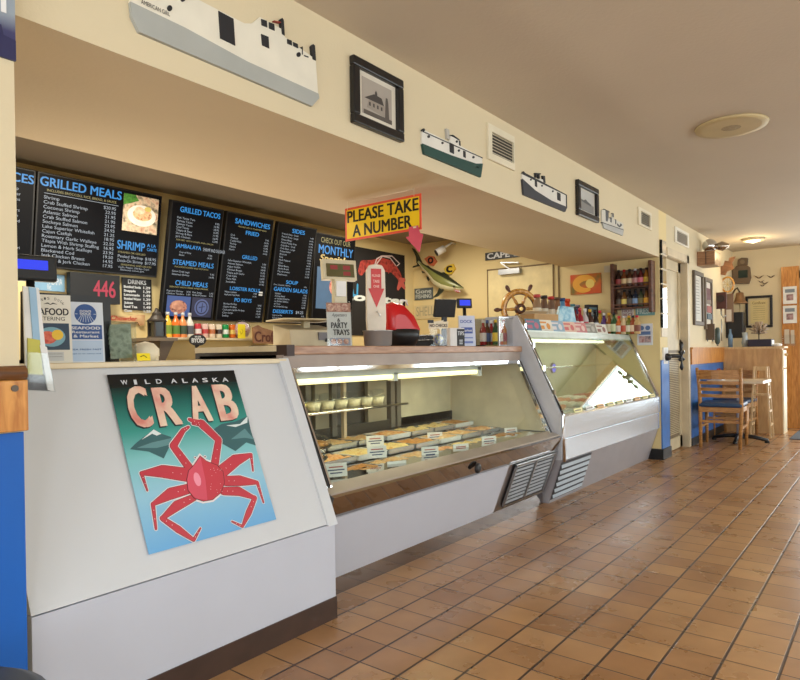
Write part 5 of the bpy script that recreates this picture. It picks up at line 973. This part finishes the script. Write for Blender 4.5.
# bottle rack on the end wall
q = gz((612,266.5),(655,263.5),(656,309),(612,310)); X0,X1 = q[0][0]+.02,q[1][0]; Y1 = (q[0][1]+q[1][1])/2; Y0 = (q[2][1]+q[3][1])/2; w_ = X1-X0; h_ = Y1-Y0
T = thing('bottle_rack','dark wooden two tier wall rack full of hot sauce bottles','rack',endw(XE,0,0)@Matrix.Translation((X0,Y0,0)))
MB().box((0,0,0),(w_,h_*.9,.008)).build('back_board', flat(120,100,84), T)
for x_ in (0,w_-.035): MB().box((x_,-.04,0),(x_+.035,h_+.02,.12)).build('side_panel', DWOOD, T, bevel=.006)
tiers = (.02,h_*.5)
for y_ in tiers: b = MB(); b.box((.035,y_-.015,0),(w_-.035,y_,.12)); b.box((.035,y_+.02,.11),(w_-.035,y_+.035,.12)); b.build('shelf', DWOOD, T)
hc = [('black capped dark',(40,24,20),(26,24,26),(150,60,60)),('red topped amber',(110,60,30),(190,30,30),(226,200,150)),('black capped brown',(70,40,24),(26,24,26),(210,190,160)),('silver capped',(90,50,50),(200,200,206),(200,150,150)),('black capped maroon',(90,30,34),(26,24,26),(220,120,140)),('tall golden',(150,100,40),(60,30,20),(226,190,70)),
      ('skull shaped dark',(60,44,40),(150,120,90),(90,80,70)),('yellow labelled',(110,70,30),(30,26,26),(226,206,110)),('black',(30,26,28),(26,24,26),(90,84,80)),('blue labelled',(30,40,60),(26,24,26),(130,160,200)),('green black capped',(60,70,50),(26,24,26),(120,110,60)),('orange labelled',(120,80,40),(60,20,20),(230,170,50))]
for i,(d,c_,k_,l_) in enumerate(hc):
    row = 1 if i < 6 else 0; k = i%6; hh = h_*.40; y_ = tiers[row]; M = endw(XE,0,0)@Matrix.Translation((X0+.035+(w_-.07)*(k+.6)/6.2,Y0+y_,.058))@Matrix.Rotation(-PI/2,4,'X')
    bottle('%s hot sauce bottle on the %s tier of the wall rack'%(d,'upper' if row else 'lower'),M,hh,.032,flat(*c_,.2),flat(*k_,.4),flat(*l_,.5),'hot sauces in the wall rack')
wsign('small_wall_card','small pale camera-like box on the end wall left of the bottle rack',604.5,266,610.5,272,flat(214,204,180),None,None,cat='box')
wsign('sticker_card','narrow white card taped below the bottle rack, left one',622,309,634,317,flat(222,214,206),['HOT','SAUCE'],flat(130,50,60),cat='card')
wsign('fish_sign','long teal fish shaped sign below the bottle rack, right one',636,308,655,315,flat(110,160,160),['FRESH'],flat(210,226,220))
def flyer_art(T,w_,h_):
    b = MB(); b.disc(-w_*.2,h_*.3,w_*.16,.013,0,16); b.disc(w_*.2,h_*.3,w_*.16,.013,0,16); b.box((-w_*.38,-h_*.02,.0125),(w_*.38,h_*.14,.013),0); b.box((-w_*.4,-h_*.38,.0125),(w_*.4,-h_*.08,.013),1); b.build('print', [flat(90,120,170),blotch('fly',[C(150,90,90),C(200,170,170),C(90,90,110)],30,.5,0)], T)
wsign('seafood_flyer','white printed flyer on the end wall to the right of the far case',637.5,324,653,345,flat(214,218,226),None,None,cat='flyer',extra=flyer_art)
# mirror strip on the post face
pm = front(0,W,0); q0 = onframe(pm,659.5,243); q1 = onframe(pm,667.5,352)
T = thing('mirror_strip','tall narrow strip of six small framed mirrors on the post beside the corridor door','mirror',front(6.925,W,1.2))
zt,zb_ = 2.25,1.27; 
MB().box((-.105,.06,0),(.105,1.06,.012)).build('backing', TRIMW, T)
for i in range(6):
    z1 = 1.05-i*.152; MB().box((-.10,z1-.135,.012),(.055,z1,.022)).build('mirror_pane', paint('mirror_glass',(.8,.82,.82),.03,metal=1,var=.01), T); MB().box((-.105,z1-.137,.0),(-.09,z1+.002,.026)).build('frame_edge', BLACK, T)
# wrought iron hook
T = thing('iron_anchor','black wrought iron ornament with crossed arms mounted beside the corridor door','ornament',front(6.97,W,1.05)); MB().box((-.1,-.07,0),(.06,.10,.015)).build('plate', PAPER, T)
b = MB(); b.tube([(-.02,0,.02),(.06,.01,.06),(.12,.01,.12)],.02,8); b.ball((-.02,.0,.03),.04)
for t in (PI/2,-PI/2,.6,-.6,PI-.7,PI+.7): u = Vector((math.cos(t),math.sin(t),0)); L_ = .15 if abs(math.cos(t)) < .1 else .08; c0 = Vector((.13,.01,.13)); b.tube([c0,c0+u*L_*.5,c0+u*L_*.8,c0+u*L_],[.012,.01,.022,.01],8)
b.build('ironwork', flat(22,20,22,.4), T); MB().ball((.20,.06,.13),.016).build('bead', CHROME, T)

# ------------------------------------------------------------------ corridor wall
FW = front(0,W,0)
def onW(px,py): return aY(px,py,W)
p = onW(705,262); X_ = 8.95
T = thing('metal_helmet','polished metal diving helmet with a spout, on a wooden wall box','helmet',(8.58,W-.10,2.31)); b = MB(); b.ball((0,0,.09),.085,n=20,k=12); b.lathe([(.06,0),(.06,.03)],(0,0,0),16); b.build('dome', CHROME, T); MB().lathe([(.03,0),(.06,-.08),(.02,-.16)],(.0,-.06,.07),14,axis='Y').build('spout', paint('aged_metal',(.5,.42,.34),.25,metal=1), T)
T = thing('wall_box','brown wooden box fixed high on the corridor wall under the helmet','box',(8.52,W-.10,2.14)); b = MB(); b.box((-.15,-.10,0),(.15,.099,.17)); b.build('carcass', wood('boxwood',C(130,90,60),C(170,126,90)), T); MB().box((-.154,-.004,.01),(-.15,.004,.16)).build('door_gap', flat(70,50,40), T)
def wframe(nm,label,px0,py0,px1,py1,m,inner,cat='picture',fw=.04,grp=None):
    a,c = onW(px0,py0),onW(px1,py1); zt_ = a.z; zb_ = c.z
    return picture_frame(label, front((a.x+c.x)/2,W,(zt_+zb_)/2), c.x-a.x, zt_-zb_, fw, m, flat(214,206,190), inner, nm, grp, cat)
def art_chart(T,a,b_): b = MB(); b.box((-a*.85,-b_*.92,.008),(a*.85,b_*.92,.009),0); [b.box((-a*.6,b_*.8-i*b_*.13,.009),(a*.4,b_*.77-i*b_*.13,.0095),1) for i in range(12)]; b.build('chart', [flat(196,194,186),flat(130,126,120)], T)
def art_coll(T,a,b_):
    b = MB(); 
    for i,(y0,y1,m) in enumerate(((.75,.95,0),(.45,.72,1),(.2,.44,1),(0,.18,2),(-.4,-.1,3),(-.7,-.45,4))): b.box((-a*.8,b_*y0,.008),(a*.8,b_*y1,.012+.004*i),m)
    b.build('collage', [flat(206,196,190),flat(96,44,50),flat(120,100,84),flat(150,70,60),flat(60,84,96)], T)
wframe('framed_chart','tall narrow frame with a pale chart beside the corridor door',692,270,702,326,flat(96,84,70),art_chart,fw=.05)
wframe('framed_collage','tall frame with dark red fabric collage right of the pale chart',703,277,711,330,flat(110,96,80),art_coll,fw=.05)
def onM(nm,label,cat,x,z,parts,sc=.55):
    T = thing(nm,label,cat,endw(x,W-.10*sc,z)@Matrix.Scale(sc,4)); [mb.build(n_,m_,T) for n_,mb,m_ in parts]; return T
p = onW(721,270); BR = wood('driftbrown',C(110,74,50),C(168,120,84))
b = MB(); b.limb([(-.2,-.25),(-.12,.0),(.0,.02),(.1,.12),(.2,.28)],[.12,.2,.22,.2,.08],.0); b2 = MB(); 
b2.poly([(-.28,-.2),(-.2,-.3),(-.1,-.12),(.0,-.15),(.05,-.05),(.2,0),(.16,.15),(.24,.3),(.1,.28),(.08,.2),(0,.22),(-.04,.1),(-.16,.08),(-.24,-.02)],.0,.05)
onM('carved_seahorse','brown carved wooden seahorse like ornament high on the corridor wall','carving',p.x,p.z,[('carving',b2,BR)])
p = onW(723,285); n=24; b = MB(); b.tube([(.13*math.cos(2*PI*i/n),.17*math.sin(2*PI*i/n),.03) for i in range(n)],.022,8,closed=True); b1 = MB(); [b1.tube([(.13*math.cos(t),.17*math.sin(t),.03),(-.13*math.cos(t),-.17*math.sin(t),.03)],.006,6) for t in (0,.8,1.6,2.4)]
onM('rope_ring','gold rope ring ornament below the carved ornament','ornament',p.x,p.z,[('ring',b,BRASSW),('netting',b1,flat(200,176,120))],.6)
p = onW(717,301); b = MB(); b.box((-.16,-.2,0),(.12,.2,.08)); b1 = MB(); b1.lathe([(.09,.08),(.09,.11)],(0,.05,0),16); b2 = MB(); b2.tube([(0,-.2,.05),(.0,-.32,.06),(.05,-.42,.06),(.1,-.36,.06)],.018,8)
b3 = MB(); b3.tube([(0,-.45,.03),(0,-.98,.03)],.012,6)
onM('pulley_block','dark red wooden pulley block with hooks hanging on the corridor wall','pulley',p.x,p.z,[('block',b,flat(84,44,40)),('sheave',b1,flat(50,34,32)),('hook',b2,DSTEEL),('chain',b3,DSTEEL)])
p = onW(725,306); b = MB(); b.box((-.1,-.42,0),(.1,.3,.06)); b1 = MB(); b1.box((-.06,-.4,.06),(.06,-.1,.065)); onM('narrow_plaque','narrow tall brown plaque right of the pulley block','plaque',p.x,p.z,[('board',b,flat(120,96,80)),('inset',b1,flat(206,196,186))])
p = onW(706,338); b = MB(); b.box((-.09,-.05,0),(.09,.32,.04)); b1 = MB(); b1.tube([(-.06,-.08,.03),(-.06,.0,.03)],.012,6).tube([(.05,-.08,.03),(.05,.0,.03)],.012,6); onM('hook_rack','small key hook board with hanging keys under the collage frame','rack',p.x,p.z,[('board',b,flat(104,84,66)),('keys',b1,flat(90,100,104))])
p = onW(713.5,336); b = MB(); b.lathe([(.03,-.2),(.06,-.15),(.065,.0),(.06,.15),(.03,.2)],(0,0,.07),14,axis='Y'); b1 = MB(); b1.tube([(0,-.16,.06),(0,-.24,.06)],.02,8); onM('ship_bell_lamp','dark green oval ship lamp hanging low on the corridor wall','lamp',p.x,p.z,[('lamp_body',b,flat(70,86,84,.3)),('handle',b1,DSTEEL)])
# bell in the corner, carved clock box, speaker
T = thing('ship_bell','aged brass bell on a scroll bracket in the far corner','bell',Matrix.Translation((XF-.22,1.79,1.78))@Matrix.Scale(.8,4)); MB().lathe([(.02,.20),(.06,.19),(.075,.10),(.10,.03),(.14,.0),(.135,-.005)],(0,0,0),20).build('bell_body', paint('old_brass',C(150,116,84),.4,metal=.6), T); MB().tube([(0,0,.2),(.0,.04,.28),(.04,.08,.26),(.05,.14,.16),(.1,.14,.12)],.014,8).build('bracket', flat(80,60,44), T); MB().tube([(0,0,.0),(0,0,-.28)],[.008,.018],8).build('bell_rope', flat(190,170,130), T)
wf = lambda px,py: aX(px,py,XF)
p = wf(742,271); T = thing('carved_clock_case','brown carved wall clock case with a dark square window high in the far corner','clock',endw(XF,1.79,2.22)@Matrix.Scale(.62,4)); CW = flat(104,84,62); MB().poly([(-.17,-.22),(.15,-.24),(.19,-.1),(.17,.14),(.1,.2),(-.1,.2),(-.2,.1),(-.2,-.12)],0,.12).build('case', CW, T, bevel=.01); MB().poly([(-.09,.2),(.12,.2),(.13,.36),(.0,.38),(-.08,.34)],0,.1).build('crest', CW, T, bevel=.01); MB().box((-.07,-.1,.12),(.13,.08,.125)).build('window', flat(30,50,46,.2), T); MB().disc(.02,.28,.05,.1,None,16,z1=.11).build('rosette', flat(130,110,84), T)
T = thing('wall_speaker','black loudspeaker on the corridor wall near the far corner','speaker',(XF-.42,1.80,1.28)); MB().box((-.12,-.1,0),(.12,.115,.36)).build('cabinet', BLACK, T, bevel=.01); MB().lathe([(.06,0),(.05,-.01)],(0,-.101,.12),16,axis='Y').build('cone', flat(44,44,48), T)
for i,(x_,y_,s_) in enumerate(((759,277,1.2),(771,276.5,1),(761,281.5,.8),(765,283,.9),(762.5,285.5,.7))):
    p = wf(x_,y_); T = thing('flying_bird','small dark metal bird on the far wall, %s of the five'%['upper left one','upper right one','left middle one','right middle one','lowest'][i],'ornament',endw(XF,p.y,p.z)@Matrix.Scale(.62,4),'flying birds on the far wall'); MB().poly([(-.09*s_,.04*s_),(-.03*s_,.01),(0,-.015),(.03*s_,.01),(.09*s_,.03*s_),(.02*s_,-.03*s_),(-.02*s_,-.03*s_)],.01,.018).build('bird', flat(90,66,44), T)
def art_cert(T,a,b_):
    b = MB(); b.box((-a*.8,-b_*.85,.008),(a*.8,b_*.85,.009),0); [b.box((-a*.55,b_*.4-i*b_*.16,.009),(a*.55,b_*.38-i*b_*.16,.0095),1) for i in range(7)]; b.text('Certificate',-a*.6,b_*.55,a*.6,b_*.75,.0096,1,.02); b.build('certificate', [flat(214,196,140),flat(140,116,70)], T)
a,c = wf(745.5,296.5),wf(773,327); picture_frame('black framed yellowed certificate on the far wall above the tan cabinet', endw(XF,(a.y+c.y)/2,(a.z+c.z)/2), abs(a.y-c.y), abs(a.z-c.z), .035, BFRAME, flat(206,190,150), art_cert, 'framed_certificate')
for i,(y0,y1) in enumerate(((287,303.5),(306,323))):
    a,c = aX(783,y0,XF-.04),aX(797,y1,XF-.04); w_,h_ = abs(a.y-c.y)/2,abs(a.z-c.z)/2; T = thing('hours_notice','white printed notice on the orange wood post, %s one'%['upper','lower'][i],'notice',endw(XF-.046,(a.y+c.y)/2,(a.z+c.z)/2),'notices on the orange wood post'); MB().box((-w_,-h_,0),(w_,h_,.006)).build('sheet', PAPER, T); b = MB(); b.box((-w_*.7,h_*.3,.0065),(w_*.7,h_*.7,.007),0); b.box((-w_*.5,-h_*.6,.0065),(w_*.5,h_*.1,.007),1); b.build('print', [flat(130,140,150),blotch('noticepic',[C(120,80,80),C(190,160,160)],20,.5,0)], T)
a,c = aX(786,330,XF-.04),aX(793,343,XF-.04); T = thing('leaflet_pocket','clear wall pocket with white leaflets on the orange wood post','holder',endw(XF-.046,(a.y+c.y)/2,(a.z+c.z)/2)); MB().box((-.06,-.1,0),(.0,.1,.01)).box((.015,-.1,0),(.06,.09,.01)).build('leaflets', flat(214,200,180), T); MB().box((-.08,-.13,.0),(.08,.02,.03)).build('pocket', CLEAR, T)

# ------------------------------------------------------------------ far furniture
T = thing('tan_cabinet','tan wood host cabinet with pale side, against the far wall','cabinet',(9.7,1.2,0))
b = MB(); b.box((0,0.02,0.02),(.3,.70,1.125)); b.build('body', BIRCH, T); MB().box((-.01,-.0,0.0),(.01,.70,1.12)).build('front_panel', wood('tanfront',C(186,142,92),C(206,164,112),scale=(4,4,1)), T); MB().box((.0,-.015,.0),(.29,.02,.85)).box((.0,-.015,.865),(.29,.02,1.10)).build('side_door', flat(236,222,190), T); MB().box((-.02,-.03,1.125),(.32,.705,1.15)).build('top', BIRCH, T); MB().ball((.12,-.03,1.04),.02).build('knob', flat(190,150,90), T)
T = thing('binder','dark navy binder lying on the tan cabinet','binder',(9.80,1.45,1.15)); MB().box((-.12,-.13,.0),(.12,.15,.10)).build('cover', flat(40,36,56), T, bevel=.008); MB().box((-.10,-.135,.015),(.10,-.12,.085)).build('pages', PAPER, T)
T = thing('small_vase','pale glass vase with dried grey flowers on the tan cabinet','vase',(9.86,1.66,1.15)); MB().lathe([(.03,0),(.045,.06),(.03,.14),(.035,.2)],(0,0,0),14).build('vase_body', flat(170,180,186,.2), T)
T = thing('dried_flowers','round grey dried flower ball standing behind the binder','flowers',(9.93,1.50,1.15)); MB().tube([(0,0,0),(0,0,.18)],.01,6).build('stem', flat(120,110,90), T); b = MB(); [b.tube([(0,0,.18),(.1*math.cos(t)*math.cos(u),.12*math.sin(t)*math.cos(u),.25+.1*math.sin(u))],[.006,.012],5) for t in [i*.7 for i in range(9)] for u in (-.6,0,.6,1.2)]; b.build('flower_head', flat(170,150,130), T)
T = thing('white_cloth','small crumpled white cloth on the tan cabinet right of the binder','cloth',(9.78,1.26,1.15)); MB().ball((0,0,.02),.055,sc=(1,1,.5),n=9,k=5).build('cloth', PAPER, T)
T = thing('blue_bottle','slim blue bottle standing at the left end of the tan cabinet','bottle',(9.80,1.83,1.15)); MB().lathe([(.03,0),(.03,.16),(.015,.2),(.014,.25)],(0,0,0),12).build('glass_body', flat(110,140,170,.2), T)
SEAT = paint('blue_vinyl',C(40,72,110),.4)
def chair(label, M):
    T = thing('dining_chair',label,'chair',M,'oak dining chairs at the small table'); w_ = .20
    for s_ in (-1,1):
        MB().tube([(s_*w_*.95,.0,0),(s_*w_,.06,.42),(s_*w_,.03,.62),(s_*(w_+.01),-.05,.86)],[.017,.021,.019,.016],6).build('rear_leg', OAK, T)
        MB().tube([(s_*w_,.44,0),(s_*w_,.44,.43)],[.016,.021],6).build('front_leg', OAK, T)
        MB().bar((s_*w_,.06,.22),(s_*w_,.44,.22),.018,.025).build('side_stretcher', OAK, T)
    MB().bar((-w_,.05,.28),(w_,.05,.28),.02,.03).build('rear_stretcher', OAK, T); MB().bar((-w_,.44,.28),(w_,.44,.28),.02,.03).build('front_stretcher', OAK, T)
    MB().box((-w_-.01,.04,.38),(w_+.01,.46,.435)).build('seat_frame', OAK, T, bevel=.004); MB().box((-w_-.015,.03,.435),(w_+.015,.48,.485)).build('seat', SEAT, T, bevel=.02)
    for z_,h_,yo in ((.79,.10,-.025),(.70,.035,.01),(.63,.035,.03),(.56,.035,.04)): b = MB(); n=6; pts = [(-w_+2*w_*i/n, yo-.03*(1-((2*i/n-1)**2)), z_) for i in range(n+1)]; [b.bar(pts[i],pts[i+1],.016,h_) for i in range(n)]; b.build('back_slat', OAK, T)
    return T
chair('oak ladder back chair with blue seat, nearest side of the small table', upM(7.93,1.60,0,-PI/2+.05)@Matrix.Scale(1.06,4))
chair('oak ladder back chair with blue seat on the far side of the small table', upM(9.5,1.66,0,PI/2-.1))
T = thing('pedestal_table','small square pale table on a black cross base between the oak chairs','table',(8.68,1.53,0)); MB().box((-.30,-.30,.715),(.30,.30,.75)).build('tabletop', flat(226,208,180,.3), T, bevel=.004); MB().tube([(0,0,.05),(0,0,.715)],.035,10).build('pedestal', flat(206,206,210,.3), T); b = MB()
for t in (0,PI/2,PI,3*PI/2): b.tube([(0,0,.075),(.16*math.cos(t),.16*math.sin(t),.06),(.30*math.cos(t),.30*math.sin(t),.03)],[.03,.025,.02],6)
b.lathe([(.06,.04),(.05,.09)],(0,0,0),12); b.build('cross_base', BLACK, T)
for t in (0,PI/2,PI,3*PI/2): MB().lathe([(.028,0),(.022,.03)],(.29*math.cos(t),.29*math.sin(t),0),8).build('foot', BLACK, T)
T = thing('condiment_caddy','small red and white condiment caddy on the table by the blue wall','caddy',(8.5,1.72,.75)); MB().box((-.09,-.05,0),(.09,.05,.05)).build('tray', flat(206,206,210), T); b = MB(); [b.lathe([(.024,.01),(.024,.10),(.008,.14)],(x,0,0),10) for x in (-.05,.05)]; b.build('ketchup', flat(150,30,30,.3), T); MB().lathe([(.022,.01),(.022,.11)],(0,0,0),10).build('shaker', flat(226,226,226), T)
T = thing('high_chair','wooden restaurant high chair with slatted sides standing beside the tan cabinet','high chair',upM(9.26,1.38,0,.0)@Matrix.Diagonal((.75,.75,1.02,1))); 
legs = {}
for sx_ in (-1,1):
    for sy_ in (-1,1): MB().bar((sx_*.14,sy_*.15,0),(sx_*.09,sy_*.09,.88),.032,.028).build('leg', BIRCH, T)
for z_ in (.16,.33,.5,.66): 
    k = z_/.86; b = MB(); [b.bar((-.14+.05*k,sy_*(.15-.06*k),z_),(.14-.05*k,sy_*(.15-.06*k),z_),.025,.03) for sy_ in (-1,1)]; b.build('side_rail', BIRCH, T)
MB().box((-.11,-.11,.52),(.11,.11,.54)).build('seat', BIRCH, T); b = MB(); b.bar((.09,-.09,.85),(.09,.09,.85),.03,.05); b.bar((-.09,-.1,.72),(-.09,.1,.72),.03,.03); b.build('back_rail', BIRCH, T)
T = thing('floor_mat','dark grey entrance mat at the far right on the tiles','mat',(9.9,.75,0)); MB().box((-.75,-.45,0),(.6,.32,.012)).build('pile', flat(84,86,92,.9), T, bevel=.004)
# dark stool by the pillar
T = thing('round_stool','dark padded round stool by the blue pillar, bottom left corner','stool',(.52,1.43,0)); st = aZ(10,665,.45)
MB().lathe([(.17,.40),(.20,.42),(.20,.445),(.17,.462),(.001,.468)],(-.12,.02,0),36).build('seat', paint('dark_vinyl',C(52,60,72),.45), T); MB().tube([(-.12,.02,.02),(-.12,.02,.41)],.03,12).build('pedestal', CHROME, T); MB().lathe([(.18,0),(.16,.02),(.04,.04)],(-.12,.02,0),28).build('base', CHROME, T)

# ------------------------------------------------------------------ ceiling
T = thing('ceiling_speaker','round beige ceiling speaker grille','speaker',(4.575,.835,CH)); MB().lathe([(.215,-.001),(.21,-.014),(.17,-.016)],(0,0,0),36).build('rim', flat(196,176,130), T); MB().lathe([(.17,-.012),(.001,-.018)],(0,0,0),36,caps=False).build('grille', blotch('spk',[C(150,132,96),C(176,156,118)],90,.7,.3), T)
T = thing('ceiling_downlight','lit round downlight in the ceiling near the far corner','ceiling light',(9.43,1.48,CH)); MB().lathe([(.14,-.001),(.13,-.03)],(0,0,0),28).build('trim_ring', flat(196,180,150), T); MB().lathe([(.09,-.032),(.001,-.06)],(0,0,0),24,caps=False).build('bulb', glow('bulb',(1,.8,.5),6), T)
# poster on the pillar
a,c = aY(15,62,1.88),aY(15,0,1.88); T = thing('lighthouse_poster','blue grey poster edge with dark silhouette, top of the near pillar','poster',front(a.x,1.88,a.z)); MB().box((-.6,0,0),(0,.62,.006)).build('sheet', ramp_mat('lh',[(0,C(40,40,90)),(.12,C(60,60,100)),(.2,C(150,160,170)),(1,C(120,140,160))],'Y',0,.62), T); MB().poly([(-.3,.0),(0,-.0),(0,.055),(-.03,.06),(-.035,.085),(-.05,.085),(-.055,.05),(-.3,.04)],.0065,.008).build('silhouette', flat(38,36,80), T); MB().box((-.035,.12,.0065),(-.022,.24,.008)).build('white_figure', PAPER, T)

def nest(top, child, parent):          # a piece of a part goes one level below it
    for o in list(bpy.data.objects):
        if o.parent is None and o.name.split('.')[0] == top:
            ch = [c for c in o.children if c.name.split('.')[0] == child]; pa = [c for c in o.children if c.name.split('.')[0] == parent]
            if pa:
                for c in ch: c.parent = pa[0]
for a_ in (('ship_cutout','porthole','upper_works'),('ship_cutout','name_lettering','upper_works'),('customer_display','lcd','housing'),('blue_customer_display','lcd','housing'),('mounted_shark','mouth','body'),('mounted_shark','eye','body'),
  ('red_lidded_roaster','handle','lid'),('black_register','keys','body'),('receipt_scale','receipt_cutter','printer_slot'),('tan_cabinet','knob','side_door'),('ship_helm','hub_cap','hub'),('picture_frame','photograph','mount'),('framed_certificate','certificate','mount'),
  ('framed_chart','chart','mount'),('framed_collage','collage','mount'),('hanging_sign','lettering','board'),('ticket_dispenser','lettering','arrow'),('pulley_block','sheave','block'),('carved_clock_case','rosette','crest'),('carved_clock_case','window','case'),
  ('menu_screen','food_photo','display'),('menu_screen','pictures','display'),('menu_screen','stickers','display'),('menu_screen','rule','display'),('glass_display_case','lock_knob','bumper'),('price_card','clip','card'),('wall_speaker','cone','cabinet'),
  ('bottle','label_band','glass_body'),('soda_can','label_band','can_body'),('sauce_jar','label_band','glass_body'),('chair_rail','screw_head','board')): nest(*a_)

# ------------------------------------------------------------------ light
def area(nm, loc, rot, sx_, sy_, e, col): 
    l = bpy.data.lights.new(nm,'AREA'); l.shape = 'RECTANGLE'; l.size = sx_; l.size_y = sy_; l.energy = e; l.color = col
    o = bpy.data.objects.new(nm,l); COL.objects.link(o); o.location = loc; o.rotation_euler = rot; return o
DAY = (.92,.96,1.0)
for x0,x1 in ((-1,1.4),(1.9,4.4),(4.9,7.4),(7.9,10.1)): area('window_light',((x0+x1)/2,-4.3,1.65),(PI/2,0,0),x1-x0,1.6,72,DAY)
area('window_light',(XF+.35,-1.9,1.4),(PI/2,0,PI/2),3.0,1.9,80,DAY)
area('door_light',(XF+.4,.52,1.2),(PI/2,0,PI/2),.9,1.9,34,DAY)
area('window_light',(-2.4,-1.8,1.65),(PI/2,0,-PI/2),2.2,1.5,80,DAY)
area('window_light',(-2.4,.5,1.65),(PI/2,0,-PI/2),1.8,1.5,50,DAY)
def pt(nm, loc, e, col, r=.1): l = bpy.data.lights.new(nm,'POINT'); l.energy = e; l.color = col; l.shadow_soft_size = r; o = bpy.data.objects.new(nm,l); COL.objects.link(o); o.location = loc
area('soffit_fill_light',(1.7,3.45,.98),(PI,0,0),1.2,.4,13,(1,.92,.78))  # unseen upward fill, here and next line, added to brighten the soffit underside
area('soffit_fill_light',(4.0,3.45,.98),(PI,0,0),1.6,.4,13,(1,.92,.78))
pt('downlight_glow',(9.4,1.46,2.38),7,(1,.75,.4),.08)
area('kitchen_ceiling_light',(5.6,4.1,2.52),(0,0,0),.6,.6,34,(1,.91,.74))
area('kitchen_ceiling_light',(2.2,4.1,2.52),(0,0,0),.6,.6,50,(1,.91,.74))
area('case_tube_light',(3.0,2.44,.955),(0,0,0),1.8,.03,4.2,(1,.86,.55))
area('case_tube_light',(5.5,2.40,1.195),(0,0,0),1.8,.03,3,(1,.95,.75))
wd = bpy.data.worlds.new('sky'); SC.world = wd; wd.use_nodes = True; bg = wd.node_tree.nodes['Background']; bg.inputs[0].default_value = (.85,.93,1,1); bg.inputs[1].default_value = 2.5

# ------------------------------------------------------------------ camera
cam = bpy.data.cameras.new('camera'); co = bpy.data.objects.new('camera', cam); COL.objects.link(co); SC.camera = co
cam.sensor_width = 36; cam.lens = 36*FP/800; cam.shift_x = -(CXP-400)/800; cam.shift_y = (CYP-340)/800; cam.clip_start = .05
right = Vector((RM[0][2],-RM[0][0],-RM[0][1])); down = Vector((RM[1][2],-RM[1][0],-RM[1][1])); fwd = Vector((RM[2][2],-RM[2][0],-RM[2][1]))
Mc = Matrix.Identity(4)
for i,v in enumerate((right,-down,-fwd,Vector((0,0,EYE)))):
    for j in range(3): Mc[j][i] = v[j]
co.matrix_world = Mc
SC.view_settings.view_transform = 'Standard'; SC.view_settings.look = 'None'; SC.view_settings.exposure = -0.22
SC.cycles.max_bounces = 8; SC.cycles.transparent_max_bounces = 16
SC.cycles.use_denoising = True
